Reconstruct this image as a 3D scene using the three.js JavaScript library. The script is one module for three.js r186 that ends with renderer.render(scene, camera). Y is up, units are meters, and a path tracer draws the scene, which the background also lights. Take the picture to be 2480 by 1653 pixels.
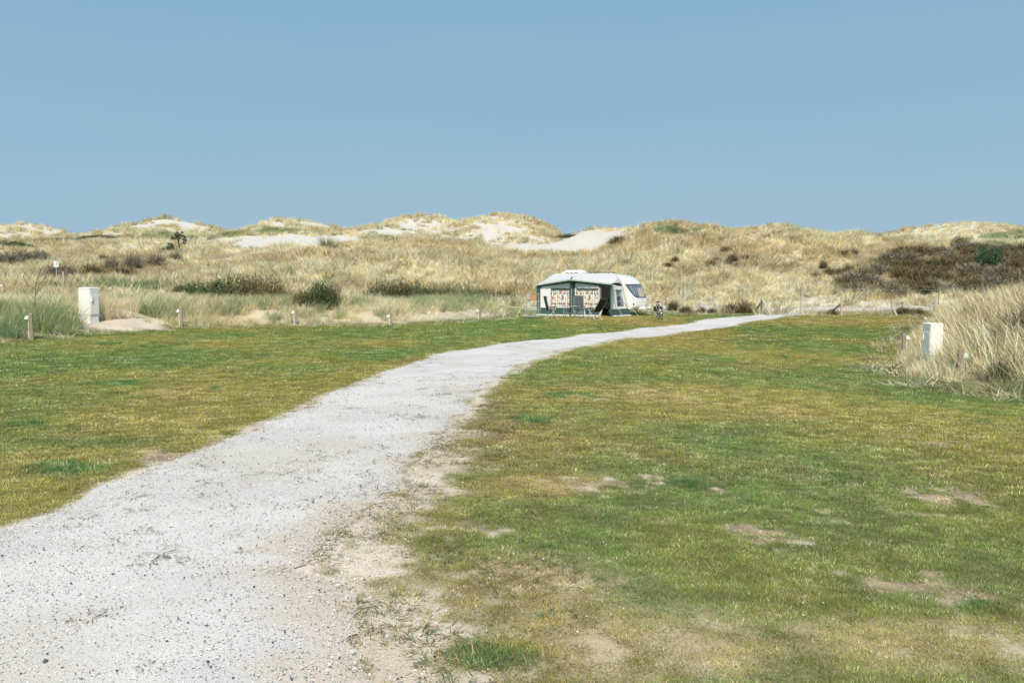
import * as THREE from 'three';
import { mergeGeometries } from 'three/addons/utils/BufferGeometryUtils.js';
import { RoundedBoxGeometry } from 'three/addons/geometries/RoundedBoxGeometry.js';

const hash = (x, y) => { let h = Math.imul(x | 0, 374761393) + Math.imul(y | 0, 668265263) | 0; h = Math.imul(h ^ (h >>> 13), 1274126177); return ((h ^ (h >>> 16)) >>> 0) / 4294967296; };
function vnoise(x, y) { const i = Math.floor(x), j = Math.floor(y), f = x - i, g = y - j, u = f * f * (3 - 2 * f), v = g * g * (3 - 2 * g); return (hash(i, j) * (1 - u) + hash(i + 1, j) * u) * (1 - v) + (hash(i, j + 1) * (1 - u) + hash(i + 1, j + 1) * u) * v; }
function fbm(x, y, o = 4) { let s = 0, a = .5, n = 0; for (let k = 0; k < o; k++) { s += a * vnoise(x, y); n += a; a *= .5; const t = x * 1.62 - y * 1.18 + 7.3; y = x * 1.18 + y * 1.62 - 3.1; x = t; } return s / n; }
// ---------------------------------------------------------------- camera, sky, sun, exposure
const scene = new THREE.Scene();
const camera = new THREE.PerspectiveCamera(38.75, 1024 / 682, 0.1, 2000);
camera.position.set(0, 1.75, 0);
camera.rotation.x = -3.179 * Math.PI / 180;
const renderer = new THREE.WebGLRenderer({ antialias: true });
renderer.toneMapping = THREE.LinearToneMapping;
renderer.toneMappingExposure = 1.0;
renderer.shadowMap.enabled = true;
{ // clear spring sky: pale at the horizon, bluer overhead, the same all round
  const W = 512, Hh = 512, d = new Float32Array(W * Hh * 4);
  const stops = [[0, .35, .512, .635], [4, .345, .51, .638], [9, .295, .482, .628], [17, .235, .44, .605], [35, .165, .37, .56], [90, .09, .26, .47]];
  for (let j = 0; j < Hh; j++) {
    const el = Math.max(0, ((j + .5) / Hh - .5) * 180);
    let k = 0; while (k < stops.length - 2 && el > stops[k + 1][0]) k++;
    const t = Math.min(1, (el - stops[k][0]) / (stops[k + 1][0] - stops[k][0]));
    for (let i = 0; i < W; i++) { const w = 1 + .035 * (fbm(4 * Math.cos(i / W * 6.2832) + 9, 4 * Math.sin(i / W * 6.2832) + el * .45, 4) - .5); for (let c = 0; c < 4; c++) d[(j * W + i) * 4 + c] = c < 3 ? (stops[k][c + 1] * (1 - t) + stops[k + 1][c + 1] * t) * (c === 0 ? w * w * w : c === 1 ? w : 1) : 1; }   // faint veils of thin cirrus
  }
  const sky = new THREE.DataTexture(d, W, Hh, THREE.RGBAFormat, THREE.FloatType);
  sky.mapping = THREE.EquirectangularReflectionMapping; sky.magFilter = sky.minFilter = THREE.LinearFilter; sky.needsUpdate = true;
  scene.background = sky; scene.environment = sky;
}
const sun = new THREE.DirectionalLight(new THREE.Color(1, .88, .71), 5);
sun.position.set(2, 73, 68); sun.target.position.set(0, 0, 0);
sun.castShadow = true; sun.shadow.mapSize.set(4096, 4096);
Object.assign(sun.shadow.camera, { left: -130, right: 130, top: 130, bottom: -130, near: 1, far: 500 });
scene.add(sun, sun.target);

// ---------------------------------------------------------------- helpers
function rng(seed) { let a = seed >>> 0; return () => { a = (a + 0x6D2B79F5) | 0; let t = Math.imul(a ^ (a >>> 15), 1 | a); t = (t + Math.imul(t ^ (t >>> 7), 61 | t)) ^ t; return ((t ^ (t >>> 14)) >>> 0) / 4294967296; }; }
const ss = (a, b, x) => { const t = Math.min(1, Math.max(0, (x - a) / (b - a))); return t * t * (3 - 2 * t); };
const lerp = (a, b, t) => a + (b - a) * t;
const mix3 = (a, b, t) => [a[0] + (b[0] - a[0]) * t, a[1] + (b[1] - a[1]) * t, a[2] + (b[2] - a[2]) * t];
const V = (x, y, z) => new THREE.Vector3(x, y, z);
const R = d => d * Math.PI / 180;

const taken = {};
function numbered(n) { const k = taken[n] = (taken[n] || 0) + 1; return k === 1 ? n : `${n}_${String(k - 1).padStart(3, '0')}`; }
function clean(g) { const h = g.index ? g.toNonIndexed() : g; for (const k of Object.keys(h.attributes)) if (!['position', 'normal', 'uv'].includes(k)) h.deleteAttribute(k); if (!h.attributes.uv) h.setAttribute('uv', new THREE.BufferAttribute(new Float32Array(h.attributes.position.count * 2), 2)); if (!h.attributes.normal) h.computeVertexNormals(); return h; }
function merge(gs) { gs = Array.isArray(gs) ? gs : [gs]; return gs.length === 1 ? gs[0] : mergeGeometries(gs.map(clean)); }
function part(name, gs, m, parent) { const o = new THREE.Mesh(merge(gs), m); o.name = name; o.castShadow = o.receiveShadow = true; (parent || scene).add(o); if (!parent) o.name = numbered(name); return o; }
function tag(o, label, category, group, kind) { o.userData = { label, category }; if (group) o.userData.group = group; if (kind) o.userData.kind = kind; return o; }
function thing(name, label, category, x, y, z, turn = 0, group) { const o = new THREE.Group(); o.name = numbered(name); o.position.set(x, y, z); o.rotation.y = turn; scene.add(o); return tag(o, label, category, group); }
function structure(o, label, category) { o.userData = { label, category, kind: 'structure' }; return o; }
function box(w, h, d, x = 0, y = 0, z = 0, r = 0) { const g = r ? new RoundedBoxGeometry(w, h, d, 2, r) : new THREE.BoxGeometry(w, h, d); g.translate(x, y, z); return g; }
function bar(a, b, r, n = 6, r2 = r) { const A = V(...a), B = V(...b), L = A.distanceTo(B), g = new THREE.CylinderGeometry(r2, r, L, n); g.applyQuaternion(new THREE.Quaternion().setFromUnitVectors(V(0, 1, 0), B.clone().sub(A).normalize())); g.translate((A.x + B.x) / 2, (A.y + B.y) / 2, (A.z + B.z) / 2); return g; }
function tube(pts, r, n = 20, k = 6, closed = false) { return new THREE.TubeGeometry(new THREE.CatmullRomCurve3(pts.map(p => V(...p)), closed, 'catmullrom', .3), n, r, k, closed); }
function beam(a, b, w, d) { const A = V(...a), B = V(...b), L = A.distanceTo(B), g = new THREE.BoxGeometry(w, L, d); g.applyQuaternion(new THREE.Quaternion().setFromUnitVectors(V(0, 1, 0), B.clone().sub(A).normalize())); g.translate((A.x + B.x) / 2, (A.y + B.y) / 2, (A.z + B.z) / 2); return g; }
function grid(nu, nv, f) { // sheet from f(u, v) -> [x, y, z]
  const p = [], uv = [], ix = [];
  for (let j = 0; j <= nv; j++) for (let i = 0; i <= nu; i++) { p.push(...f(i / nu, j / nv)); uv.push(i / nu, j / nv); }
  for (let j = 0; j < nv; j++) for (let i = 0; i < nu; i++) { const a = j * (nu + 1) + i, b = a + 1, c = a + nu + 1, d = c + 1; ix.push(a, b, c, b, d, c); }
  const g = new THREE.BufferGeometry(); g.setAttribute('position', new THREE.Float32BufferAttribute(p, 3)); g.setAttribute('uv', new THREE.Float32BufferAttribute(uv, 2)); g.setIndex(ix); g.computeVertexNormals(); return g;
}
function mat(r, g, b, rough = .7, o = {}) { const { phys, ...rest } = o; return new (phys ? THREE.MeshPhysicalMaterial : THREE.MeshStandardMaterial)({ color: new THREE.Color().setRGB(r, g, b), roughness: rough, ...rest }); }
function noiseTex(n, fn, srgb) { const d = new Uint8Array(n * n * 4); for (let j = 0; j < n; j++) for (let i = 0; i < n; i++) { const c = fn(i, j); for (let k = 0; k < 3; k++) d[(j * n + i) * 4 + k] = Math.max(0, Math.min(255, c[k] * 255)); d[(j * n + i) * 4 + 3] = 255; } const t = new THREE.DataTexture(d, n, n); t.wrapS = t.wrapT = THREE.RepeatWrapping; t.magFilter = THREE.LinearFilter; t.minFilter = THREE.LinearMipmapLinearFilter; t.generateMipmaps = true; if (srgb) t.colorSpace = THREE.SRGBColorSpace; t.needsUpdate = true; return t; }
// value noise that repeats after n cells
function tnoise(x, y, n) { const i = Math.floor(x), j = Math.floor(y), f = x - i, g = y - j, u = f * f * (3 - 2 * f), v = g * g * (3 - 2 * g), m = q => ((q % n) + n) % n; return (hash(m(i), m(j)) * (1 - u) + hash(m(i + 1), m(j)) * u) * (1 - v) + (hash(m(i), m(j + 1)) * (1 - u) + hash(m(i + 1), m(j + 1)) * u) * v; }

// ---------------------------------------------------------------- terrain
// cross-sections of the dunes: metres beyond the viewer, then x, height, x, height ...
const ROWS = [[62,[-43.22,1.17,-32.68,1.07,-21.09,0.93,-8.96,0.8,-2.37,0.54,1.06,0.14,4.22,0.06,32.71,0.06,43.79,0.06]],[72,[-50.17,1.63,-37.94,1.63,-31.82,1.57,-24.48,1.38,-7.35,0.96,0.31,0.89,6.43,0.59,12.55,0.53,20.21,0.47,26.33,0.47,32.45,0.71,37.95,1.17,50.79,1.63]],[85,[-59.19,2.69,-44.75,2.76,-37.53,2.76,-28.88,2.33,-23.1,2.61,-19.49,2.9,-10.1,3.23,0.0,2.98,7.58,2.98,12.99,3.23,27.43,2.98,34.64,2.98,44.74,3.23,59.89,3.41]],[105,[-73.07,4.24,-55.24,4.42,-46.33,4.33,-39.65,4.24,-35.65,3.89,-30.29,4.42,-24.04,5.44,-17.36,6.37,-12.46,6.73,-6.23,6.11,0.0,5.31,7.12,5.26,10.68,6.19,12.9,7.79,16.0,8.67,20.45,8.45,24.01,7.92,29.35,8.1,33.8,7.43,40.48,7.04,44.96,6.02,55.2,5.84,73.91,5.57]],[125,[-86.9,6.83,-65.71,6.83,-55.11,6.83,-42.4,6.62,-33.92,6.72,-28.61,6.93,-20.66,7.52,-14.83,7.73,-7.42,7.15,-2.12,6.83,3.18,7.09,5.56,7.67,7.15,8.25,8.74,8.83,10.59,9.1,13.24,8.89,15.89,8.31,19.07,8.15,24.36,8.15,34.95,8.15,40.26,7.62,48.21,7.25,65.71,6.83,87.97,6.57]],[155,[-107.72,9.03,-81.45,9.1,-68.31,9.23,-61.73,9.62,-52.54,9.49,-42.03,9.81,-28.89,10.14,-22.32,10.47,-15.76,9.88,-9.19,9.49,-2.63,8.96,3.94,8.57,8.54,7.92,17.09,7.79,23.65,8.05,56.5,8.57,59.78,8.51,66.35,8.7,81.47,8.44,109.07,8.05]],[190,[-131.97,12.68,-115.83,13.88,-99.75,13.88,-94.92,14.04,-91.7,13.8,-87.72,12.52,-85.32,11.64,-77.27,11.8,-73.2,14.04,-69.15,15.16,-64.34,14.52,-59.53,13.48,-54.73,12.2,-49.89,13.0,-45.03,15.32,-41.82,14.76,-35.4,13.72,-29.78,12.44,-25.74,13.72,-20.91,15.32,-15.28,15.64,-11.26,14.68,-7.24,15.32,-3.22,15.88,1.61,15.64,4.83,14.68,8.05,13.0,10.47,10.75,16.91,9.47,28.99,10.27,61.19,10.67,70.83,11.88,73.24,12.12,77.24,13.08,83.66,13.88,89.27,14.44,94.92,13.88,99.77,13.24,109.4,13.88,133.58,12.68]],[240,[-166.89,10.49,-126.2,9.98,0.0,9.47,126.22,9.47,168.95,9.98]],[420,[-292.55,4.6,0.0,4.6,296.11,4.6]]];
const BANK = [[-70, -12], [-34, -27], [-16.22, -30.69], [-15.58, -32.64], [-15.26, -35.46], [-14.91, -38.46], [-13.71, -40.75], [-11.45, -42.0], [-9.59, -42.87], [-7.2, -43.33], [-4.57, -44.74], [-2.5, -49.01], [-0.89, -52.12], [0.54, -57.2], [0.9, -60], [0.4, -63], [-1, -68]];     // foot of the grassy bank behind the lawn
const MOUND = [[28, -60], [25.93, -59.61], [19.72, -47.48], [13.33, -33.55], [10.61, -27.32], [9.18, -22.51], [9.45, -20.29], [10.07, -19.0], [12, -15.5], [22, -15], [60, -18]];   // foot of the hummock on the right
const PL = [[0, -3.1], [4, -3.25], [6.78, -3.62], [7.44, -3.47], [8.43, -3.5], [9.71, -3.41], [11.46, -3.19], [14.41, -3.09], [19.01, -2.7], [25.27, -2.01], [29.43, -0.61], [34.27, 1.91], [43.91, 5.4], [52.36, 9.96], [62.44, 15.81], [64.22, 18.17]].sort((a, b) => a[0] - b[0]), PR = [[0, -0.35], [4.21, -0.61], [5.17, -0.85], [6.13, -1.12], [7.29, -1.16], [9.03, -0.99], [10.49, -0.85], [13.51, -0.67], [16.26, -0.56], [21.1, 0.14], [26.1, 1.22], [33.05, 3.32], [42.86, 7.19], [49.91, 11.73], [56.73, 15.69], [62.7, 19.34]].sort((a, b) => a[0] - b[0]);   // path edges: distance, x
const BANKP = [...BANK, [-1, -100], [-160, -100], [-160, -12]], MOUNDP = [...MOUND, [80, -18], [80, -60]];
function spline(q, x) {
  const n = q.length / 2; if (x <= q[0]) return q[1]; if (x >= q[2 * n - 2]) return q[2 * n - 1];
  let i = 0; while (x > q[2 * i + 2]) i++;
  const x0 = q[2 * i], y0 = q[2 * i + 1], x1 = q[2 * i + 2], y1 = q[2 * i + 3], w = x1 - x0, t = (x - x0) / w;
  const xm = i ? q[2 * i - 2] : x0, ym = i ? q[2 * i - 1] : y0, xp = i + 2 < n ? q[2 * i + 4] : x1, yp = i + 2 < n ? q[2 * i + 5] : y1;
  const m0 = (y1 - ym) / Math.max(x1 - xm, 1e-6), m1 = (yp - y0) / Math.max(xp - x0, 1e-6), t2 = t * t, t3 = t2 * t;
  return (2 * t3 - 3 * t2 + 1) * y0 + (t3 - 2 * t2 + t) * w * m0 + (3 * t2 - 2 * t3) * y1 + (t3 - t2) * w * m1;
}
function inPoly(P, x, z) { let r = false; for (let i = 0, j = P.length - 1; i < P.length; j = i++) { const [xi, zi] = P[i], [xj, zj] = P[j]; if ((zi > z) !== (zj > z) && x < (xj - xi) * (z - zi) / (zj - zi) + xi) r = !r; } return r; }
function lineDist(L, x, z) { let b = 1e9; for (let i = 0; i < L.length - 1; i++) { const ax = L[i][0], az = L[i][1], dx = L[i + 1][0] - ax, dz = L[i + 1][1] - az, t = Math.min(1, Math.max(0, ((x - ax) * dx + (z - az) * dz) / (dx * dx + dz * dz))); b = Math.min(b, (x - ax - t * dx) ** 2 + (z - az - t * dz) ** 2); } return Math.sqrt(b); }
const bankDist = (x, z) => { const d = lineDist(BANK, x, z); return inPoly(BANKP, x, z) ? d : -d; };
const moundDist = (x, z) => { const d = lineDist(MOUND, x, z); return inPoly(MOUNDP, x, z) ? d : -d; };
function rowsH(x, D) { if (D <= ROWS[0][0]) return spline(ROWS[0][1], x); for (let i = 0; i < ROWS.length - 1; i++) if (D <= ROWS[i + 1][0]) { const t = (D - ROWS[i][0]) / (ROWS[i + 1][0] - ROWS[i][0]); return lerp(spline(ROWS[i][1], x), spline(ROWS[i + 1][1], x), t); } return ROWS[ROWS.length - 1][1][1]; }
function baseH(x, z) {
  const D = -z; if (D >= 66) return rowsH(x, D);
  let h = -.45 * ss(1, 10, x) * ss(8, 20, D) * (1 - ss(36, 58, D));
  if (D > 5) { h += .85 * ss(0, 4.5, bankDist(x, z)); const m = moundDist(x, z); if (m > 0) h += 1.45 * ss(0, 5.5, m) * (1 - ss(48, 60, D)); }
  if (D > 58) h = lerp(h, rowsH(x, D), ss(58, 66, D));
  return h;
}
function wild(x, z) { return Math.max(ss(0, 3, bankDist(x, z)), ss(0, 3, moundDist(x, z)), ss(63, 70, -z)); }   // 0 on the lawn, 1 on the dunes
function H(x, z) {
  const D = -z, w = wild(x, z); let h = baseH(x, z);
  h += (fbm(x * .35, z * .35, 3) - .5) * .05 * (1 - w);
  if (w > 0) { const a = lerp(.18, .5, ss(66, 90, D)) + .12 * ss(120, 180, D); h += w * ((fbm(x * .11 + 5, z * .11, 4) - .5) * 1.6 * a + (fbm(x * .45, z * .45 + 9, 3) - .5) * .7 * a); }
  h += .26 * Math.exp(-(((x - HEAP[0]) / 1.5) ** 2 + ((z - HEAP[1]) / 2.2) ** 2));
  return h;
}
const HEAP = [-15.82, -39.11];   // heap of blown sand beside the left cabinet
const heap = (x, z) => ss(.2, .55, Math.exp(-(((x - HEAP[0]) / 1.6) ** 2 + ((z - HEAP[1]) / 2.4) ** 2)) + (fbm(x * 2, z * 2, 2) - .5) * .7);
const edgeAt = (q, D) => { if (D <= q[0][0]) return q[0][1]; for (let i = 0; i < q.length - 1; i++) if (D <= q[i + 1][0]) return lerp(q[i][1], q[i + 1][1], ss(0, 1, (D - q[i][0]) / (q[i + 1][0] - q[i][0])) * .5 + .5 * (D - q[i][0]) / (q[i + 1][0] - q[i][0])); return q[q.length - 1][1]; };
const pathL = D => edgeAt(PL, D), pathR = D => edgeAt(PR, D);
const inEl = (L, x, z, soft = .35) => { let m = 0; for (const [cx, cz, rx, rz, k = 1] of L) { const q = Math.hypot((x - cx) / rx, (z - cz) / rz); if (q < 1 + soft) m = Math.max(m, k * (1 - ss(1 - soft, 1 + soft, q))); } return m; };

// ---------------------------------------------------------------- what grows where (base colours, linear)
const C = {
  olive: [.26, .235, .055], green: [.115, .185, .042], tan: [.37, .29, .12], lush: [.045, .16, .045], moss: [.215, .22, .04], rust: [.26, .17, .06],
  sand: [.56, .485, .385], white: [.6, .57, .53], gravel: [.57, .54, .525], thatch: [.19, .155, .07], soil: [.15, .12, .09], brown: [.24, .175, .1],
  straw: [.66, .58, .35], strawPale: [.74, .68, .46], strawWarm: [.56, .45, .24], sage: [.39, .43, .22], marram: [.21, .3, .135], deep: [.075, .13, .05],
};
// patches seen on the lawn: x, z, half widths
const LUSH = [[-4.34, -9.39, 0.37, 0.32], [0.24, -12.80, 0.23, 0.28], [0.97, -15.68, 0.40, 0.38], [-7.29, -17.73, 0.49, 0.46], [-0.12, -4.53, 0.21, 0.19], [0.22, -4.99, 0.03, 0.05], [1.61, -8.54, 0.15, 0.17], [-12.54, -30.09, 0.36, 0.66], [-9.60, -34.34, 0.33, 0.76], [-6.20, -12.27, 0.26, 0.25], [-5.19, -16.86, 0.08, 0.27], [2.59, -5.18, 0.15, 0.09]];
const GREENER = [[1.71, -8.33, 0.54, 0.77], [1.74, -8.15, 0.39, 0.56], [2.52, -7.65, 1.56, 1.79], [0.71, -6.37, 0.54, 0.60], [3.43, -20.30, 1.74, 2.19], [10.35, -36.49, 1.78, 3.86], [-9.47, -22.54, 1.97, 1.94], [-4.65, -20.39, 1.06, 2.20], [4.82, -23.20, 3.18, 4.94], [-3.20, -40.01, 4.22, 3.91], [2.54, -7.03, 1.31, 1.07], [0.99, -5.65, 0.48, 0.48], [-3.64, -25.24, 1.29, 1.82], [3.03, -10.96, 1.42, 1.51], [-4.36, -10.82, 0.75, 0.41], [10.53, -34.98, 2.17, 3.63], [-1.01, -47.78, 2.22, 4.38]];
const DRY = [[0.53, -4.74, 0.84, 0.51], [1.95, -4.71, 0.65, 0.34], [2.78, -16.13, 1.78, 2.06], [-7.08, -30.94, 4.03, 2.78], [16.47, -51.32, 7.29, 3.18], [6.83, -50.17, 2.58, 2.41], [-3.85, -9.92, 0.99, 0.44], [0.02, -5.67, 0.62, 0.56], [5.89, -53.66, 3.64, 3.75], [0.22, -8.47, 0.57, 0.53]];
const BARE = [[1.65, -6.80, 0.23, 0.21], [2.43, -5.56, 0.34, 0.27], [3.73, -8.02, 0.30, 0.24], [1.70, -8.25, 0.15, 0.12], [0.63, -8.59, 0.33, 0.12], [1.39, -8.75, 0.23, 0.07], [4.99, -11.14, 0.21, 0.18], [1.41, -9.85, 0.07, 0.10], [-0.39, -6.94, 0.16, 0.21], [1.78, -6.24, 0.04, 0.06], [7.86, -32.64, 0.23, 0.52], [-3.01, -10.97, 0.34, 0.26], [-3.69, -10.02, 0.36, 0.26], [1.94, -8.66, 0.19, 0.09], [2.41, -7.37, 0.10, 0.07], [2.98, -7.43, 0.17, 0.08]];
const BAREWIDE = BARE.map(e => [e[0], e[1], e[2] * 1.5, e[3] * 1.5]);
const SANDY = [[-31.00, -136.28, 10.05, 17.10], [-32.74, -122.62, 2.43, 3.93], [-23.17, -125.75, 3.94, 16.99], [-19.38, -152.48, 5.75, 16.42], [9.23, -115.37, 6.11, 8.80], [2.52, -127.71, 6.57, 19.01], [-3.38, -146.31, 2.04, 28.07], [-48.40, -127.90, 3.48, 4.35], [-41.12, -143.84, 4.42, 8.92], [64.45, -139.32, 3.04, 21.53], [58.92, -125.39, 4.48, 21.33], [-1.86, -176.20, 1.65, 12.03], [-10.55, -383.74, 3.03, 217.57], [-16.78, -172.46, 2.95, 6.92], [82.24, -373.70, 1.49, 227.56], [80.10, -388.08, 3.07, 213.10], [72.60, -177.17, 2.13, 5.68], [90.80, -384.30, 2.53, 216.84], [-65.31, -180.57, 5.75, 7.62], [-62.21, -183.41, 2.48, 6.26], [-91.76, -184.05, 6.12, 3.34], [-95.64, -390.26, 2.66, 210.97], [13.56, -100.27, 1.72, 1.42], [-37.18, -388.13, 4.77, 213.09], [-101.80, -391.98, 12.97, 209.11], [-165.43, -382.63, 10.61, 218.43], [2.84, -168.15, 1.43, 10.47], [-8.38, -149.12, 3.24, 9.24], [20.01, -352.50, 0.91, 248.73]];
const SANDFOOT = [[16.34, -69.25, 1.83, 3.47], [13.61, -69.24, 1.81, 3.19], [18.40, -65.86, 2.32, 3.16], [23.98, -68.47, 3.41, 4.25], [27.85, -68.18, 1.88, 3.96], [18.97, -60.28, 3.22, 2.17], [-15.82, -38.30, 1.35, 1.77], [-16.36, -40.99, 0.94, 1.08], [-32.80, -63.73, 1.22, 3.45], [-11.17, -44.48, 0.78, 0.90], [-4.05, -46.77, 1.22, 1.97], [-6.59, -45.45, 0.78, 0.64], [1.47, -68.98, 1.18, 3.18]];
const SAGEGREEN = [[-17.36, -35.03, 0.99, 4.28], [-18.28, -53.98, 1.37, 10.55], [-16.60, -53.81, 0.87, 10.21], [-12.11, -52.56, 3.64, 7.72], [-4.46, -62.20, 3.77, 10.84], [-29.22, -71.19, 3.95, 4.56], [-18.84, -48.55, 0.70, 15.21], [-46.79, -153.54, 4.78, 7.37], [-25.77, -138.56, 1.56, 9.41], [-17.52, -130.71, 2.58, 11.47], [-7.23, -148.19, 2.64, 12.72], [-38.79, -163.30, 6.44, 5.56], [17.09, -101.12, 2.61, 2.25], [82.62, -167.52, 4.78, 4.71], [65.70, -135.26, 2.97, 34.85], [-57.47, -156.92, 4.29, 6.60]];
const HEATH = [[-53.53, -106.28, 5.60, 11.46], [-70.74, -148.63, 10.13, 10.98], [-67.90, -160.00, 4.44, 4.17], [-36.30, -93.16, 5.52, 8.75], [-37.58, -86.75, 3.56, 6.94], [40.87, -87.60, 5.99, 12.77], [37.08, -88.31, 3.26, 6.22], [30.17, -79.87, 3.27, 3.54], [49.66, -100.23, 5.13, 9.81], [-33.72, -113.60, 3.02, 3.19], [19.64, -91.10, 1.19, 4.23], [28.52, -86.19, 2.32, 2.44]];
const TRACKS = [[-0.43, -14.70, -0.30, -9.52], [-0.33, -15.25, -0.22, -9.44], [-0.22, -15.25, -0.17, -10.40], [-0.15, -15.00, -0.08, -9.87], [-0.05, -14.18, 0.00, -10.66], [0.06, -14.18, 0.10, -10.53]];   // tread marks of a tyre
function lawnColor(x, z) {
  const n1 = fbm(x * .22 + 3, z * .09 + 1, 4), n2 = fbm(x * .9 + 11, z * .45, 3), n3 = fbm(x * 3.1, z * 2.2 + 5, 2);
  let g = ss(.36, .68, n1 * .62 + n2 * .38 + .27 * inEl(GREENER, x, z, .9) - .16 * inEl(DRY, x, z, .8) + .03);
  let c = mix3(C.olive, C.green, g);
  c = mix3(c, C.tan, ss(.5, .8, n2 * .5 + n3 * .5 - .18 * g + .14 * inEl(DRY, x, z, .8)) * .85);
  c = mix3(c, C.rust, ss(.52, .7, fbm(x * .45 + 90, z * .2 + 17, 4) - .1 * g) * .3);
  if (z < -9 && z > -17) for (const [x0, z0, x1, z1] of TRACKS) { const t = (z - z0) / (z1 - z0); if (t > 0 && t < 1 && Math.abs(x - lerp(x0, x1, t) - .03 * Math.sin(z * 2.1)) < .022) c = mix3(c, C.brown, .75); }
  c = mix3(c, C.moss, ss(.55, .75, fbm(x * .6 + 40, z * .3 + 7, 3)) * .55);
  c = mix3(c, C.lush, inEl(LUSH, x + (n3 - .5) * .4, z + (n3 - .5) * .8, .5) * .9);
  return c;
}
function bare(x, z) { // 0 turf .. 1 bare sand
  const D = -z, n = fbm(x * 2.3, z * 2.3 + 3, 3), n4 = fbm(x * 7, z * 7, 2), dr = x - pathR(D), dl = pathL(D) - x;
  let b = inEl(BARE, x + (n - .5) * .7 + (n4 - .5) * .35, z + (n4 - .5) * .9, .5);
  const wR = lerp(1.0, .3, ss(4.5, 16, D)), wL = lerp(.25, .12, ss(8, 20, D));
  if (D < 64 && D > -6) { if (dr > 0) b = Math.max(b, 1 - ss(.1, 1, dr / wR + (n - .5) * 1.5 + (n4 - .5) * .5)); if (dl > 0) b = Math.max(b, 1 - ss(.1, 1, dl / wL + (n - .5) * 1.6)); if (dl < 0 && dr < 0) b = Math.max(-dl, -dr) > 0 && Math.min(-dl, -dr) < .16 ? .55 + .45 * ss(.4, .6, n4) : 1; }
  if (D < 8) b = Math.max(b, (.12 + .42 * ss(.4, .64, fbm(x * 9 + 2, z * 9, 3))) * inEl(DRY, x, z, .6));
  b = Math.max(b, ss(.68, .8, n * .6 + n4 * .2 + .12 * inEl(DRY, x, z, .6) + .08) * .8);
  if (x < -8) b = Math.max(b, heap(x, z));
  return b * (1 - .92 * inEl(LUSH, x, z, .3));
}
// dune vegetation: cover 0..1 of grass, and how sandy the ground shows
function duneCover(x, z) {
  const D = -z, b = bankDist(x, z), m = moundDist(x, z), n = fbm(x * .3 + 20, z * .3, 4), nf = fbm(x * .9, z * .9 + 31, 3);
  let cov;
  if (D > 66) {
    const far = ss(122, 150, D);
    cov = lerp(.97, ss(.5, .54, n * .45 + nf * .55), far);
    cov = Math.min(cov, 1 - inEl(SANDY, x + (n - .5) * 9, z + (nf - .5) * 14, .3)); if (D > 150) cov = Math.max(cov, ss(.64, .69, fbm(x * .4 + 3, z * .4 + 8, 2)) * .9);
    if (D < 80) cov = Math.min(cov, 1 - .92 * inEl(SANDFOOT, x + (n - .5) * 2, z + (nf - .5) * 1.5, .4));
    if (D < 78 && x > 2) cov = Math.min(cov, lerp(ss(.48, .68, nf) * .45, 1, ss(70, 77, D + (n - .5) * 8)));
  } else {
    cov = 0;
    if (b > 0) cov = Math.max(cov, ss(.1, .9, ss(0, 4, b) * .8 + (n - .5) * 1.9 + .12));
    if (m > 0) cov = Math.max(cov, ss(0, .8, m + (nf - .5)));
    if (D > 60 && b < 0 && m < 0) cov = ss(.52, .7, nf) * .4 * ss(60, 63, D);
    cov = Math.min(cov, 1 - .9 * inEl(SANDFOOT, x + (n - .5) * 1.2, z + (nf - .5) * 1.2, .4));
  }
  return x < -8 && D < 60 ? cov * (1 - .95 * heap(x, z)) : cov;
}
function groundColor(x, z) {
  const D = -z, w = wild(x, z), n = fbm(x * 1.3, z * 1.3, 3);
  const sandC = mix3(D > 66 ? C.white : C.sand, [.47, .39, .29], ss(.5, .75, n) * (D > 66 ? .2 : .45));
  const dryHere = D < 9 && x > pathR(D) + .9 ? inEl(DRY, x, z, .6) : 0;
  let lc = mix3(mix3(lawnColor(x, z), C.thatch, ss(4, 26, D) < 1 ? lerp(.75, .25, ss(4, 40, D)) : .25), mix3(mix3([.64, .56, .465], [.54, .455, .36], ss(.4, .7, n)), mix3([.4, .31, .215], [.25, .185, .125], ss(.4, .62, fbm(x * 6, z * 6, 3))), inEl(BAREWIDE, x, z, .3)), bare(x, z));
  if (dryHere > 0) lc = mix3(lc, mix3([.4, .315, .17], [.5, .41, .28], n), dryHere * .7);
  if (w <= 0) return lc;
  const cov = duneCover(x, z), litter = mix3(C.straw, C.brown, .42 + .6 * (n - .5));
  let dc = mix3(sandC, litter, cov * .85);
  dc = mix3(dc, C.brown.map(v => v * .7), inEl(HEATH, x, z, .5) * .7);
  const md = moundDist(x, z); if (md > -.5 && md < 3) dc = mix3(dc, C.soil, .5 * ss(.45, .6, n));
  return mix3(lc, dc, ss(0, .5, w + (n - .5) * .3));
}
const grain = noiseTex(512, (i, j) => { const a = tnoise(i / 2, j / 2, 256), b = tnoise(i / 7, j / 7, 512 / 7 | 0), c = hash(i, j), v = .62 + .42 * (a * .45 + c * .35 + b * .2) ; return [v + (a - .5) * .05, v, v - (a - .5) * .06]; });
const grainBump = noiseTex(512, (i, j) => { const v = hash(i + 900, j) * .4 + tnoise(i / 3, j / 3, 171) * .6; return [v, v, v]; });
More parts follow.
